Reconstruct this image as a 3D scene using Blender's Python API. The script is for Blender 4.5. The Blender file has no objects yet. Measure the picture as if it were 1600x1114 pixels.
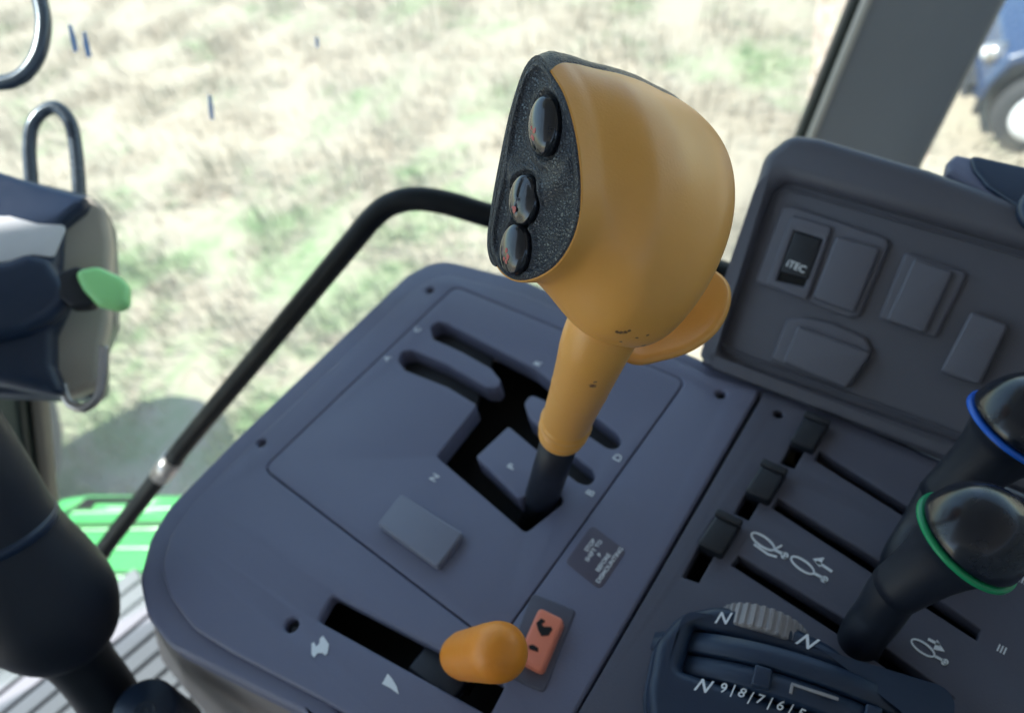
import bpy, bmesh, math, random
import numpy as np
from mathutils import Vector, Matrix, noise as mnoise
random.seed(7); rng = np.random.default_rng(7)
scene = bpy.context.scene
col = scene.collection

# ------------------------------------------------------------------ camera
F = 1220.7; CX, CY = 800.0, 557.0; CAMH = 0.40
d1 = Vector((1585, -1715, F)).normalized()
d2 = Vector((-1809, -803, F)); d2 = (d2 - d1 * d2.dot(d1)).normalized()
nn = d1.cross(d2).normalized()
e1, e2 = d1, -d2                                # console axes: Y = e1, X = e2, Z = nn
RIGHT = Vector((e2.x, e1.x, nn.x)); DOWN = Vector((e2.y, e1.y, nn.y)); FWD = Vector((e2.z, e1.z, nn.z))
CAM = Vector((0, 0, CAMH))
cam_d = bpy.data.cameras.new('camera'); cam = bpy.data.objects.new('camera', cam_d); col.objects.link(cam)
m = Matrix.Identity(4)
for i in range(3):
    m[i][0] = RIGHT[i]; m[i][1] = -DOWN[i]; m[i][2] = -FWD[i]; m[i][3] = CAM[i]
cam.matrix_world = m
cam_d.sensor_width = 36; cam_d.lens = F / 1600 * 36; cam_d.clip_start = .01; cam_d.clip_end = 500
cam_d.dof.use_dof = True; cam_d.dof.focus_distance = 0.300; cam_d.dof.aperture_fstop = 7.4
cam_d.dof.aperture_blades = 7
scene.camera = cam

# ------------------------------------------------------------------ light
SUN_AZ = Vector((-0.60, -0.80, 0)).normalized(); SUN_EL = math.radians(56)
sun_to = SUN_AZ * math.cos(SUN_EL) + Vector((0, 0, math.sin(SUN_EL)))
sd = bpy.data.lights.new('sun', 'SUN'); sun = bpy.data.objects.new('sun', sd); col.objects.link(sun)
sd.energy = 4.6; sd.angle = math.radians(.5); sd.color = (1, .97, .945)
sun.rotation_euler = sun_to.to_track_quat('Z', 'Y').to_euler(); sun.location = (0, 0, 6)
world = bpy.data.worlds.new('World'); scene.world = world; world.use_nodes = True
nt = world.node_tree; sky = nt.nodes.new('ShaderNodeTexSky'); sky.sky_type = 'NISHITA'; sky.sun_disc = False
sky.sun_elevation = SUN_EL; sky.sun_rotation = math.atan2(SUN_AZ.x, SUN_AZ.y)
sky.altitude = 200; sky.air_density = 1.3; sky.dust_density = .6; sky.ozone_density = 1.6
bg = nt.nodes['Background']; bg.inputs['Strength'].default_value = .15
nt.links.new(sky.outputs[0], bg.inputs['Color'])
scene.view_settings.view_transform = 'Standard'; scene.view_settings.look = 'None'
scene.view_settings.gamma = 1; scene.view_settings.exposure = 1.35
scene.view_settings.use_curve_mapping = False

# ------------------------------------------------------------------ helpers
def ray(u, v): return RIGHT * ((u - CX) / F) + DOWN * ((v - CY) / F) + FWD
def A(u, v, z): return CAM + ray(u, v) * z                      # a point at depth z
class Frame:                                                     # a plane with its own axes
    def __init__(s, o, ex, en):
        s.o = o.copy(); s.en = en.normalized(); s.ex = (ex - s.en * ex.dot(s.en)).normalized(); s.ey = s.en.cross(s.ex)
    def hit(s, u, v, h=0.0):
        r = ray(u, v); q = s.o + s.en * h
        t = (q - CAM).dot(s.en) / r.dot(s.en)
        return CAM + r * t
    def loc(s, p): d = p - s.o; return (d.dot(s.ex), d.dot(s.ey))
    def px(s, u, v, h=0.0): return s.loc(s.hit(u, v, h))
    def wp(s, x, y, z=0): return s.o + s.ex * x + s.ey * y + s.en * z
    def mat(s):
        m = Matrix.Identity(4)
        for i in range(3): m[i][0] = s.ex[i]; m[i][1] = s.ey[i]; m[i][2] = s.en[i]; m[i][3] = s.o[i]
        return m
CON = Frame(Vector((0, 0, 0)), Vector((1, 0, 0)), Vector((0, 0, 1)))
WL = {}
def link(name, me, mat, parent=None, smooth=True, label=None):
    """mesh given in world coordinates -> object with its origin at its centre"""
    vs = np.empty(len(me.vertices) * 3, dtype=np.float32); me.vertices.foreach_get('co', vs); vs = vs.reshape(-1, 3)
    c = Vector(((vs.min(0) + vs.max(0)) / 2).tolist()); me.transform(Matrix.Translation(-c))
    o = bpy.data.objects.new(name, me); col.objects.link(o)
    if mat is not None:
        me.materials.clear(); me.materials.append(mat)
    if smooth:
        me.shade_smooth()
    WL[o.name] = c
    if parent is not None:
        o.parent = parent; o.location = c - WL[parent.name]
    else: o.location = c
    if label: o['label'] = label
    return o
def thing(name, label, cat, loc, group=None):
    o = bpy.data.objects.new(name, None); col.objects.link(o); o.location = loc; o.empty_display_size = .02
    WL[o.name] = Vector(loc); return tag(o, label, cat, group)
def tag(o, label, cat, group=None, kind=None):
    o['label'] = label; o['category'] = cat
    if group: o['group'] = group
    if kind: o['kind'] = kind
    return o
def copy_tree(o, parent=None):
    c = o.copy(); col.objects.link(c); c.parent = parent
    for ch in list(o.children): copy_tree(ch, c)
    return c
def pydata(vs, fs):
    me = bpy.data.meshes.new('m'); me.from_pydata([tuple(v) for v in vs], [], fs); me.update(); return me
def sharp(me, ang=35):
    bm = bmesh.new(); bm.from_mesh(me)
    for e in bm.edges:
        if len(e.link_faces) == 2 and e.calc_face_angle(0) > math.radians(ang): e.smooth = False
    for f in bm.faces: f.smooth = True
    bm.to_mesh(me); bm.free(); return me
def rounded(pts, r, seg=6):
    """rounded polygon; r a number or a list"""
    n = len(pts); out = []
    for i in range(n):
        p = Vector(pts[i]).to_2d(); a = Vector(pts[i - 1]).to_2d(); b = Vector(pts[(i + 1) % n]).to_2d()
        rr = r[i] if isinstance(r, (list, tuple)) else r
        va, vb = a - p, b - p; la, lb = va.length, vb.length
        if la < 1e-7 or lb < 1e-7: continue
        va /= la; vb /= lb
        ang = math.acos(max(-1, min(1, va.dot(vb))))
        if rr <= 0 or ang > math.pi - .05: out.append(p); continue
        d = min(rr / math.tan(ang / 2), la * .48, lb * .48)
        p0, p2 = p + va * d, p + vb * d
        for k in range(seg + 1):
            t = k / seg; out.append(p0 * (1 - t) ** 2 + p * 2 * t * (1 - t) + p2 * t * t)
    return out
def plate_mesh(frame, loops, top, thick, bevel, res=3):
    cu = bpy.data.curves.new('c', 'CURVE'); cu.dimensions = '2D'; cu.fill_mode = 'BOTH'
    for li, lp in enumerate(loops):
        ar = sum(lp[i - 1][0] * lp[i][1] - lp[i][0] * lp[i - 1][1] for i in range(len(lp)))
        if (ar > 0) != (li == 0): lp = lp[::-1]
        sp = cu.splines.new('POLY'); sp.points.add(len(lp) - 1)
        for i, p in enumerate(lp): sp.points[i].co = (p[0], p[1], 0, 1)
        sp.use_cyclic_u = True
    cu.bevel_depth = bevel; cu.bevel_resolution = res; cu.offset = -bevel
    cu.extrude = max(thick / 2 - bevel, 0)
    ob = bpy.data.objects.new('t', cu); col.objects.link(ob)
    dg = bpy.context.evaluated_depsgraph_get(); dg.update()
    me = bpy.data.meshes.new_from_object(ob.evaluated_get(dg))
    bpy.data.objects.remove(ob); bpy.data.curves.remove(cu)
    me.transform(frame.mat() @ Matrix.Translation((0, 0, top - thick / 2)))
    bm = bmesh.new(); bm.from_mesh(me); bmesh.ops.remove_doubles(bm, verts=bm.verts, dist=1e-6)
    bmesh.ops.recalc_face_normals(bm, faces=bm.faces); bm.to_mesh(me); bm.free()
    return sharp(me, 30)
def plate(name, frame, outer, holes, top, thick, bevel, r, mat, parent=None, hr=.002, label=None, pxtop=None):
    h = top if pxtop is None else pxtop
    loops = [rounded([frame.px(u, v, h) for u, v in outer], r)]
    for hl in holes: loops.append(rounded([frame.px(u, v, h) for u, v in hl], hr))
    return link(name, plate_mesh(frame, loops, top, thick, bevel), mat, parent, label=label)
def tube_mesh(pts, rad, seg=20, cap=True, dome=0):
    pts = [Vector(p) for p in pts]; n = len(pts)
    if not isinstance(rad, (list, tuple)): rad = [rad] * n
    T = [(pts[min(i + 1, n - 1)] - pts[max(i - 1, 0)]).normalized() for i in range(n)]
    u = T[0].orthogonal().normalized(); vs = []; fs = []
    rings = []
    for i in range(n):
        u = (u - T[i] * u.dot(T[i])).normalized(); w = T[i].cross(u)
        rings.append((pts[i], u.copy(), w, rad[i]))
    if dome:
        p, a, b, r = rings[0]; rings = [(p - T[0] * r * math.cos(t), a, b, r * math.sin(t)) for t in [math.pi / 2 * k / 6 for k in range(1, 6)]] + rings
        p, a, b, r = rings[-1]; rings += [(p + T[-1] * r * math.cos(t), a, b, r * math.sin(t)) for t in [math.pi / 2 * k / 6 for k in range(5, 0, -1)]]
    for p, a, b, r in rings:
        for k in range(seg):
            t = 2 * math.pi * k / seg; vs.append(p + (a * math.cos(t) + b * math.sin(t)) * r)
    for i in range(len(rings) - 1):
        for k in range(seg):
            k2 = (k + 1) % seg; fs.append((i * seg + k, i * seg + k2, (i + 1) * seg + k2, (i + 1) * seg + k))
    if cap:
        fs.append(tuple(reversed(range(seg)))); q = (len(rings) - 1) * seg; fs.append(tuple(range(q, q + seg)))
    return pydata(vs, fs)
def smooth_path(pts, k=8, closed=False):
    P = [Vector(p) for p in pts]; out = []; n = len(P)
    rg = range(n) if closed else range(n - 1)
    for i in rg:
        if closed: p0, p1, p2, p3 = P[i - 1], P[i], P[(i + 1) % n], P[(i + 2) % n]
        else: p0, p1, p2, p3 = P[max(i - 1, 0)], P[i], P[i + 1], P[min(i + 2, n - 1)]
        for j in range(k):
            t = j / k
            out.append(.5 * ((2 * p1) + (p2 - p0) * t + (2 * p0 - 5 * p1 + 4 * p2 - p3) * t * t + (3 * p1 - p0 - 3 * p2 + p3) * t ** 3))
    if not closed: out.append(P[-1])
    return out
def box_mesh(c, ex, ey, ez, bevel=0.0, seg=3):
    bm = bmesh.new(); bmesh.ops.create_cube(bm, size=2)
    m = Matrix.Identity(4)
    for i in range(3): m[i][0] = ex[i]; m[i][1] = ey[i]; m[i][2] = ez[i]; m[i][3] = c[i]
    bm.transform(m)
    if bevel: bmesh.ops.bevel(bm, geom=bm.edges[:], offset=bevel, segments=seg, profile=.5, affect='EDGES')
    bmesh.ops.recalc_face_normals(bm, faces=bm.faces)
    me = bpy.data.meshes.new('b'); bm.to_mesh(me); bm.free(); return sharp(me, 40)
def join(meshes):
    bm = bmesh.new()
    for me in meshes: bm.from_mesh(me)
    me = bpy.data.meshes.new('j'); bm.to_mesh(me); bm.free(); return me
def text_mesh(s, frame, xy, size, ang, h, shear=0, thick=.00012, align='CENTER'):
    cu = bpy.data.curves.new('t', 'FONT'); cu.body = s; cu.size = size; cu.align_x = align; cu.align_y = 'CENTER'
    cu.shear = shear; cu.extrude = thick; cu.offset = size * .012; cu.resolution_u = 4
    ob = bpy.data.objects.new('t', cu); col.objects.link(ob)
    dg = bpy.context.evaluated_depsgraph_get(); dg.update()
    me = bpy.data.meshes.new_from_object(ob.evaluated_get(dg)); bpy.data.objects.remove(ob); bpy.data.curves.remove(cu)
    me.transform(frame.mat() @ Matrix.Translation((xy[0], xy[1], h)) @ Matrix.Rotation(ang, 4, 'Z')); return me
def frame_ang(frame, p0, p1, h=0):
    a, b = frame.px(*p0, h), frame.px(*p1, h); return math.atan2(b[1] - a[1], b[0] - a[0])
def path_mark(frame, polys, h, thick=.0003):
    return join([plate_mesh(frame, [[frame.px(u, v, h) for u, v in lp]], h + thick, thick, 0) for lp in polys])
def stroke(pts, w):                                              # a pixel polyline -> pixel outline
    P = [Vector(p) for p in pts]; L = []; Rr = []
    for i, p in enumerate(P):
        t = (P[min(i + 1, len(P) - 1)] - P[max(i - 1, 0)]).normalized(); nrm = Vector((-t.y, t.x)) * w / 2
        L.append(p + nrm); Rr.append(p - nrm)
    return [tuple(q) for q in L + Rr[::-1]]

# ------------------------------------------------------------------ materials
def mat(name, base, rough=.5, bump=0, bscale=800, metal=0, spec=.5, var=0, vscale=20, coat=0, kind='noise', emit=None, sub=0, dust=0):
    m = bpy.data.materials.new(name); m.use_nodes = True; t = m.node_tree; b = t.nodes['Principled BSDF']
    b.inputs['Base Color'].default_value = (*base, 1); b.inputs['Roughness'].default_value = rough
    b.inputs['Metallic'].default_value = metal; b.inputs['Specular IOR Level'].default_value = spec
    b.inputs['Coat Weight'].default_value = coat; b.inputs['Coat Roughness'].default_value = .15
    if sub: b.inputs['Subsurface Weight'].default_value = sub; b.inputs['Subsurface Radius'].default_value = (.006, .003, .001); b.inputs['Subsurface Scale'].default_value = .3
    tc = t.nodes.new('ShaderNodeTexCoord')
    if bump:
        if kind == 'leather':
            no = t.nodes.new('ShaderNodeTexVoronoi'); no.feature = 'DISTANCE_TO_EDGE'; no.inputs['Scale'].default_value = bscale
            wn = t.nodes.new('ShaderNodeTexNoise'); wn.inputs['Scale'].default_value = bscale * .6
            mx = t.nodes.new('ShaderNodeMixRGB'); mx.blend_type = 'ADD'; mx.inputs[0].default_value = .0022
            t.links.new(tc.outputs['Object'], wn.inputs['Vector']); t.links.new(tc.outputs['Object'], mx.inputs[1]); t.links.new(wn.outputs['Color'], mx.inputs[2])
            t.links.new(mx.outputs[0], no.inputs['Vector'])
            mr = t.nodes.new('ShaderNodeMapRange'); mr.inputs['From Max'].default_value = .22
            t.links.new(no.outputs['Distance'], mr.inputs['Value']); out = mr.outputs[0]
        else:
            no = t.nodes.new('ShaderNodeTexNoise'); no.inputs['Scale'].default_value = bscale; no.inputs['Detail'].default_value = 3
            t.links.new(tc.outputs['Object'], no.inputs['Vector']); out = no.outputs['Fac']
        bp = t.nodes.new('ShaderNodeBump'); bp.inputs['Strength'].default_value = bump; bp.inputs['Distance'].default_value = .0006
        t.links.new(out, bp.inputs['Height']); t.links.new(bp.outputs[0], b.inputs['Normal'])
    if var:
        no = t.nodes.new('ShaderNodeTexNoise'); no.inputs['Scale'].default_value = vscale; no.inputs['Detail'].default_value = 6; no.inputs['Roughness'].default_value = .65
        t.links.new(tc.outputs['Object'], no.inputs['Vector'])
        hs = t.nodes.new('ShaderNodeMixRGB'); hs.inputs[1].default_value = (*[c * (1 - var) for c in base], 1); hs.inputs[2].default_value = (*[min(1, c * (1 + var)) for c in base], 1)
        t.links.new(no.outputs['Fac'], hs.inputs[0]); t.links.new(hs.outputs[0], b.inputs['Base Color'])
        mr = t.nodes.new('ShaderNodeMapRange'); mr.inputs['From Min'].default_value = .3; mr.inputs['From Max'].default_value = .7
        mr.inputs['To Min'].default_value = max(rough - .1, .03); mr.inputs['To Max'].default_value = rough + .1
        t.links.new(no.outputs['Fac'], mr.inputs['Value']); t.links.new(mr.outputs[0], b.inputs['Roughness'])
    if dust:                                                     # fine pale dust specks
        no2 = t.nodes.new('ShaderNodeTexNoise'); no2.inputs['Scale'].default_value = 1400; no2.inputs['Detail'].default_value = 1
        t.links.new(tc.outputs['Object'], no2.inputs['Vector'])
        cr = t.nodes.new('ShaderNodeMapRange'); cr.inputs['From Min'].default_value = .74; cr.inputs['From Max'].default_value = .80
        cr.inputs['To Max'].default_value = dust
        t.links.new(no2.outputs['Fac'], cr.inputs['Value'])
        mm = t.nodes.new('ShaderNodeMixRGB'); mm.inputs[2].default_value = (.5, .47, .42, 1)
        src = b.inputs['Base Color'].links[0].from_socket if b.inputs['Base Color'].links else None
        if src: t.links.new(src, mm.inputs[1])
        else: mm.inputs[1].default_value = (*base, 1)
        t.links.new(cr.outputs[0], mm.inputs[0]); t.links.new(mm.outputs[0], b.inputs['Base Color'])
    return m
M = {}
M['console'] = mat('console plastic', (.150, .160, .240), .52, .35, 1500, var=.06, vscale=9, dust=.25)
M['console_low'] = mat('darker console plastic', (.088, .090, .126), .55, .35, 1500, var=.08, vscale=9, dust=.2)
M['cover'] = mat('warm grey cover plastic', (.19, .205, .27), .5, .3, 1500, var=.05)
M['panel'] = mat('panel plastic', (.085, .087, .112), .5, .4, 1400, var=.08, vscale=10, dust=.2)
M['panel_cover'] = mat('panel cover plastic', (.110, .114, .146), .5, .3, 1400, var=.05)
M['skirt'] = mat('brown grey side plastic', (.27, .235, .225), .6, .4, 900, var=.1, vscale=8)
M['black'] = mat('black plastic', (.009, .012, .019), .45, .15, 1500, var=.1)
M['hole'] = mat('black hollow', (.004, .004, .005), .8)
M['liner'] = mat('slot liner rubber', (.014, .015, .020), .6, .5, 900, var=.2)
M['satin'] = mat('satin black', (.008, .012, .023), .5, .1, 900, var=.15, vscale=30)
M['gloss'] = mat('glossy black knob', (.006, .009, .018), .24, 0, coat=.1, var=.2, vscale=60)
M['leather'] = mat('grained black rubber', (.026, .032, .046), .30, .7, 850, kind='leather')
M['button'] = mat('polished button', (.014, .016, .022), .14, .05, 300, coat=.3, var=.25, vscale=90)
M['rail'] = mat('painted rail', (.006, .008, .010), .5, spec=.25, bump=.2, bscale=500, var=.3, vscale=30)
M['steel'] = mat('worn steel', (.45, .43, .42), .35, .3, 400, metal=.8, var=.25, vscale=60)
M['white'] = mat('white print', (.82, .86, .90), .5)
M['dial'] = mat('blue black dial plastic', (.014, .030, .065), .40, .15, 1200, var=.1)
M['wheelgrey'] = mat('grey wheel', (.30, .29, .30), .5, .2, 900)
M['lever_orange'] = mat('orange lever plastic', (.80, .27, .020), .45, .15, 700, var=.05, vscale=40, sub=.15)
M['red'] = mat('coral rocker', (.85, .25, .15), .4, .1, 900, var=.05)
M['redmark'] = mat('red symbol', (.45, .03, .02), .3)
M['greenring'] = mat('green ring', (.01, .30, .12), .35)
M['bluering'] = mat('blue ring', (.01, .12, .62), .35)
M['label'] = mat('dark decal', (.10, .092, .13), .35)
M['pillar'] = mat('grey pillar trim', (.25, .265, .285), .6, .3, 700, var=.08, vscale=4)
M['seal'] = mat('rubber seal', (.03, .035, .03), .7, .3, 400)
M['lightedge'] = mat('pale trim', (.55, .52, .46), .5)
M['greenpaint'] = mat('green paint', (.04, .38, .07), .35, .1, 200, var=.15, vscale=12, coat=.3)
M['teal'] = mat('deep green paint', (.015, .13, .085), .4, .1, 200, var=.25, vscale=8, coat=.3)
M['greentab'] = mat('green tab', (.38, .88, .34), .35, .1, 500, sub=.1)
M['sidegrey'] = mat('taupe side cover', (.42, .38, .32), .55, .3, 700, var=.1)
M['whitelabel'] = mat('white sticker', (.75, .77, .8), .4, var=.03)
M['floor'] = mat('rubber mat', (.10, .10, .105), .7, .4, 300, var=.15, vscale=6)
M['sill'] = mat('pale sill', (.55, .56, .60), .5, .2, 300, var=.1)
M['postgreen'] = mat('dark green post', (.014, .028, .022), .5, .2, 200, var=.3, vscale=10)
M['beige'] = mat('pale beige trim', (.18, .165, .135), .6, .2, 300, var=.1)
M['roof'] = mat('headliner', (.34, .36, .40), .8)
M['carpaint'] = mat('blue car paint', (.018, .04, .10), .25, coat=.6, var=.1)
M['tyre'] = mat('tyre rubber', (.03, .03, .033), .8, .4, 120, var=.2)
M['hub'] = mat('white wheel hub', (.8, .8, .82), .3, metal=.2)
def orange_shell():
    m = mat('mustard shell plastic', (.80, .385, .085), .38, .12, 900, var=.04, vscale=25, sub=.08, coat=.06)
    t = m.node_tree; b = t.nodes['Principled BSDF']
    return m
M['shell'] = orange_shell()
def scuffs(m, pts):
    """small dirty scuffs at fixed places of a part (positions in the part's own space)"""
    t = m.node_tree; b = t.nodes['Principled BSDF']; src = b.inputs['Base Color'].links[0].from_socket
    tc = t.nodes.new('ShaderNodeTexCoord')
    no = t.nodes.new('ShaderNodeTexNoise'); no.inputs['Scale'].default_value = 1300; no.inputs['Detail'].default_value = 4
    t.links.new(tc.outputs['Object'], no.inputs['Vector'])
    for p, r, colr in pts:
        vm = t.nodes.new('ShaderNodeVectorMath'); vm.operation = 'DISTANCE'; vm.inputs[1].default_value = p
        t.links.new(tc.outputs['Object'], vm.inputs[0])
        dv = t.nodes.new('ShaderNodeMath'); dv.operation = 'DIVIDE'; dv.inputs[1].default_value = r; t.links.new(vm.outputs['Value'], dv.inputs[0])
        ad = t.nodes.new('ShaderNodeMath'); ad.operation = 'ADD'; t.links.new(dv.outputs[0], ad.inputs[0]); t.links.new(no.outputs['Fac'], ad.inputs[1])
        mr = t.nodes.new('ShaderNodeMapRange'); mr.inputs['From Min'].default_value = .82; mr.inputs['From Max'].default_value = 1.15
        mr.inputs['To Min'].default_value = .9; mr.inputs['To Max'].default_value = 0; t.links.new(ad.outputs[0], mr.inputs['Value'])
        mx = t.nodes.new('ShaderNodeMixRGB'); mx.inputs[2].default_value = (*colr, 1)
        t.links.new(mr.outputs[0], mx.inputs[0]); t.links.new(src, mx.inputs[1]); src = mx.outputs[0]
    t.links.new(src, b.inputs['Base Color'])
def glass_mat():
    m = bpy.data.materials.new('window glass'); m.use_nodes = True; t = m.node_tree; t.nodes.remove(t.nodes['Principled BSDF'])
    out = t.nodes['Material Output']; tr = t.nodes.new('ShaderNodeBsdfTransparent'); tr.inputs[0].default_value = (.93, .97, .94, 1)
    gl = t.nodes.new('ShaderNodeBsdfGlossy'); gl.inputs['Roughness'].default_value = .03
    fr = t.nodes.new('ShaderNodeFresnel'); fr.inputs[0].default_value = 1.25
    mx = t.nodes.new('ShaderNodeMixShader'); fm = t.nodes.new('ShaderNodeMath'); fm.operation = 'MULTIPLY'; fm.inputs[1].default_value = .35; t.links.new(fr.outputs[0], fm.inputs[0]); t.links.new(fm.outputs[0], mx.inputs[0]); t.links.new(tr.outputs[0], mx.inputs[1]); t.links.new(gl.outputs[0], mx.inputs[2])
    df = t.nodes.new('ShaderNodeBsdfDiffuse'); df.inputs[0].default_value = (.8, .8, .78, 1); tl = t.nodes.new('ShaderNodeBsdfTranslucent'); tl.inputs[0].default_value = (.8, .8, .78, 1)
    m1 = t.nodes.new('ShaderNodeMixShader'); t.links.new(df.outputs[0], m1.inputs[1]); t.links.new(tl.outputs[0], m1.inputs[2])
    # uneven dust film, put in as a pale veil imitating glare and haze
    g = t.nodes.new('ShaderNodeNewGeometry'); no = t.nodes.new('ShaderNodeTexNoise'); no.inputs['Scale'].default_value = 3.5; no.inputs['Detail'].default_value = 8; no.inputs['Roughness'].default_value = .7
    t.links.new(g.outputs['Position'], no.inputs['Vector']); mr = t.nodes.new('ShaderNodeMapRange'); mr.inputs['From Min'].default_value = .3; mr.inputs['From Max'].default_value = .7
    mr.inputs['To Min'].default_value = .06; mr.inputs['To Max'].default_value = .13; t.links.new(no.outputs['Fac'], mr.inputs['Value'])
    m2 = t.nodes.new('ShaderNodeMixShader'); t.links.new(mr.outputs[0], m2.inputs[0]); t.links.new(mx.outputs[0], m2.inputs[1]); t.links.new(m1.outputs[0], m2.inputs[2])
    t.links.new(m2.outputs[0], out.inputs['Surface']); return m
M['glass'] = glass_mat()

# ------------------------------------------------------------------ ground and grass
GZ = -2.2
def ground_mat(name, rough_bump=True):
    m = bpy.data.materials.new(name); m.use_nodes = True; t = m.node_tree; b = t.nodes['Principled BSDF']
    b.inputs['Roughness'].default_value = .9; b.inputs['Specular IOR Level'].default_value = .1
    g = t.nodes.new('ShaderNodeNewGeometry')
    def nz(s, d, r=.6, dist=0):
        n = t.nodes.new('ShaderNodeTexNoise'); n.inputs['Scale'].default_value = s; n.inputs['Detail'].default_value = d
        n.inputs['Roughness'].default_value = r; n.inputs['Distortion'].default_value = dist
        t.links.new(g.outputs['Position'], n.inputs['Vector']); return n
    n1 = nz(1.3, 6, .65, .6); n2 = nz(7, 5, .7, .3); n3 = nz(3.2, 4, .6, 1.0)
    r1 = t.nodes.new('ShaderNodeValToRGB'); cr = r1.color_ramp
    cr.elements[0].position = .26; cr.elements[0].color = (.185, .265, .125, 1)
    cr.elements[1].position = .56; cr.elements[1].color = (.385, .325, .245, 1)
    e = cr.elements.new(.36); e.color = (.30, .315, .20, 1)
    e = cr.elements.new(.45); e.color = (.365, .32, .245, 1)
    ad = t.nodes.new('ShaderNodeMath'); ad.operation = 'MULTIPLY_ADD'; ad.inputs[1].default_value = .45
    sb = t.nodes.new('ShaderNodeMath'); sb.operation = 'SUBTRACT'; sb.inputs[1].default_value = .225
    t.links.new(n2.outputs['Fac'], ad.inputs[0]); t.links.new(n1.outputs['Fac'], ad.inputs[2]); t.links.new(ad.outputs[0], sb.inputs[0])
    # lusher growth close to the tractor, at the lower left
    dm = t.nodes.new('ShaderNodeVectorMath'); dm.operation = 'DISTANCE'; dm.inputs[1].default_value = (-2.9, .45, GZ); t.links.new(g.outputs['Position'], dm.inputs[0])
    dr = t.nodes.new('ShaderNodeMapRange'); dr.inputs['From Min'].default_value = .6; dr.inputs['From Max'].default_value = 2.6
    dr.inputs['To Min'].default_value = -.16; dr.inputs['To Max'].default_value = 0; t.links.new(dm.outputs['Value'], dr.inputs['Value'])
    a2 = t.nodes.new('ShaderNodeMath'); a2.operation = 'ADD'; t.links.new(sb.outputs[0], a2.inputs[0]); t.links.new(dr.outputs[0], a2.inputs[1])
    t.links.new(a2.outputs[0], r1.inputs[0])
    r2 = t.nodes.new('ShaderNodeValToRGB'); r2.color_ramp.elements[0].position = .60; r2.color_ramp.elements[0].color = (0, 0, 0, 1)
    r2.color_ramp.elements[1].position = .70; r2.color_ramp.elements[1].color = (.75, .75, .75, 1)
    t.links.new(n3.outputs['Fac'], r2.inputs[0])
    mx = t.nodes.new('ShaderNodeMixRGB'); mx.inputs[2].default_value = (.29, .225, .17, 1)
    t.links.new(r2.outputs[0], mx.inputs[0]); t.links.new(r1.outputs[0], mx.inputs[1]); t.links.new(mx.outputs[0], b.inputs['Base Color'])
    return m
GM = ground_mat('dry meadow')
N = 60; gv = []; gf = []
for j in range(N + 1):
    for i in range(N + 1):
        x = (i / N * 2 - 1); y = (j / N * 2 - 1)
        x = math.copysign(abs(x) ** 2.2, x) * 150; y = math.copysign(abs(y) ** 2.2, y) * 150
        z = GZ + .05 * mnoise.noise(Vector((x * .8, y * .8, 0)))
        gv.append((x, y, z))
for j in range(N):
    for i in range(N): a = j * (N + 1) + i; gf.append((a, a + 1, a + N + 2, a + N + 1))
gr = link('ground', pydata(gv, gf), GM); tag(gr, 'sunlit dry meadow ground seen beyond the cab windows', 'ground', kind='structure')
# blades and straw, one mesh
def grass():
    n = 90000
    # spread over the part of the field that can be seen, denser near
    ang = rng.uniform(-.55, 2.3, n); dist = 1.3 + 9.5 * rng.uniform(0, 1, n) ** .75
    az0 = math.atan2(FWD.y, FWD.x)
    th = az0 + rng.uniform(-1.0, 1.1, n)
    x = np.cos(th) * dist; y = np.sin(th) * dist
    cl = np.array([mnoise.noise(Vector((a * 2.2, b * 2.2, 3))) for a, b in zip(x[::1], y[::1])])
    keep = cl + rng.uniform(-.25, .35, n) > 0
    x, y = x[keep], y[keep]; cl = cl[keep]; n = len(x)
    L = rng.uniform(.05, .17, n) * (1 + cl); w = rng.uniform(.003, .007, n)
    a = rng.uniform(0, 2 * np.pi, n); lean = rng.uniform(.2, 1.35, n)
    wind = np.array([1.0, -.35])
    dx = np.cos(a) * .7 + wind[0] * .6; dy = np.sin(a) * .7 + wind[1] * .6
    px, py = -np.sin(a), np.cos(a)
    z0 = np.full(n, GZ - .01)
    V = np.zeros((n, 3, 3))
    V[:, 0] = np.stack([x - px * w, y - py * w, z0], 1); V[:, 1] = np.stack([x + px * w, y + py * w, z0], 1)
    V[:, 2] = np.stack([x + dx * L * np.sin(lean), y + dy * L * np.sin(lean), z0 + L * np.cos(lean) + .04], 1)
    me = bpy.data.meshes.new('grass'); me.vertices.add(n * 3); me.vertices.foreach_set('co', V.reshape(-1).astype(np.float32))
    me.loops.add(n * 3); me.loops.foreach_set('vertex_index', np.arange(n * 3, dtype=np.int32))
    me.polygons.add(n); me.polygons.foreach_set('loop_start', np.arange(0, n * 3, 3, dtype=np.int32))
    me.update(calc_edges=True); return me
go = link('grass', grass(), GM, smooth=False); tag(go, 'dry and green grass blades covering the meadow', 'grass', kind='stuff')

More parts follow.
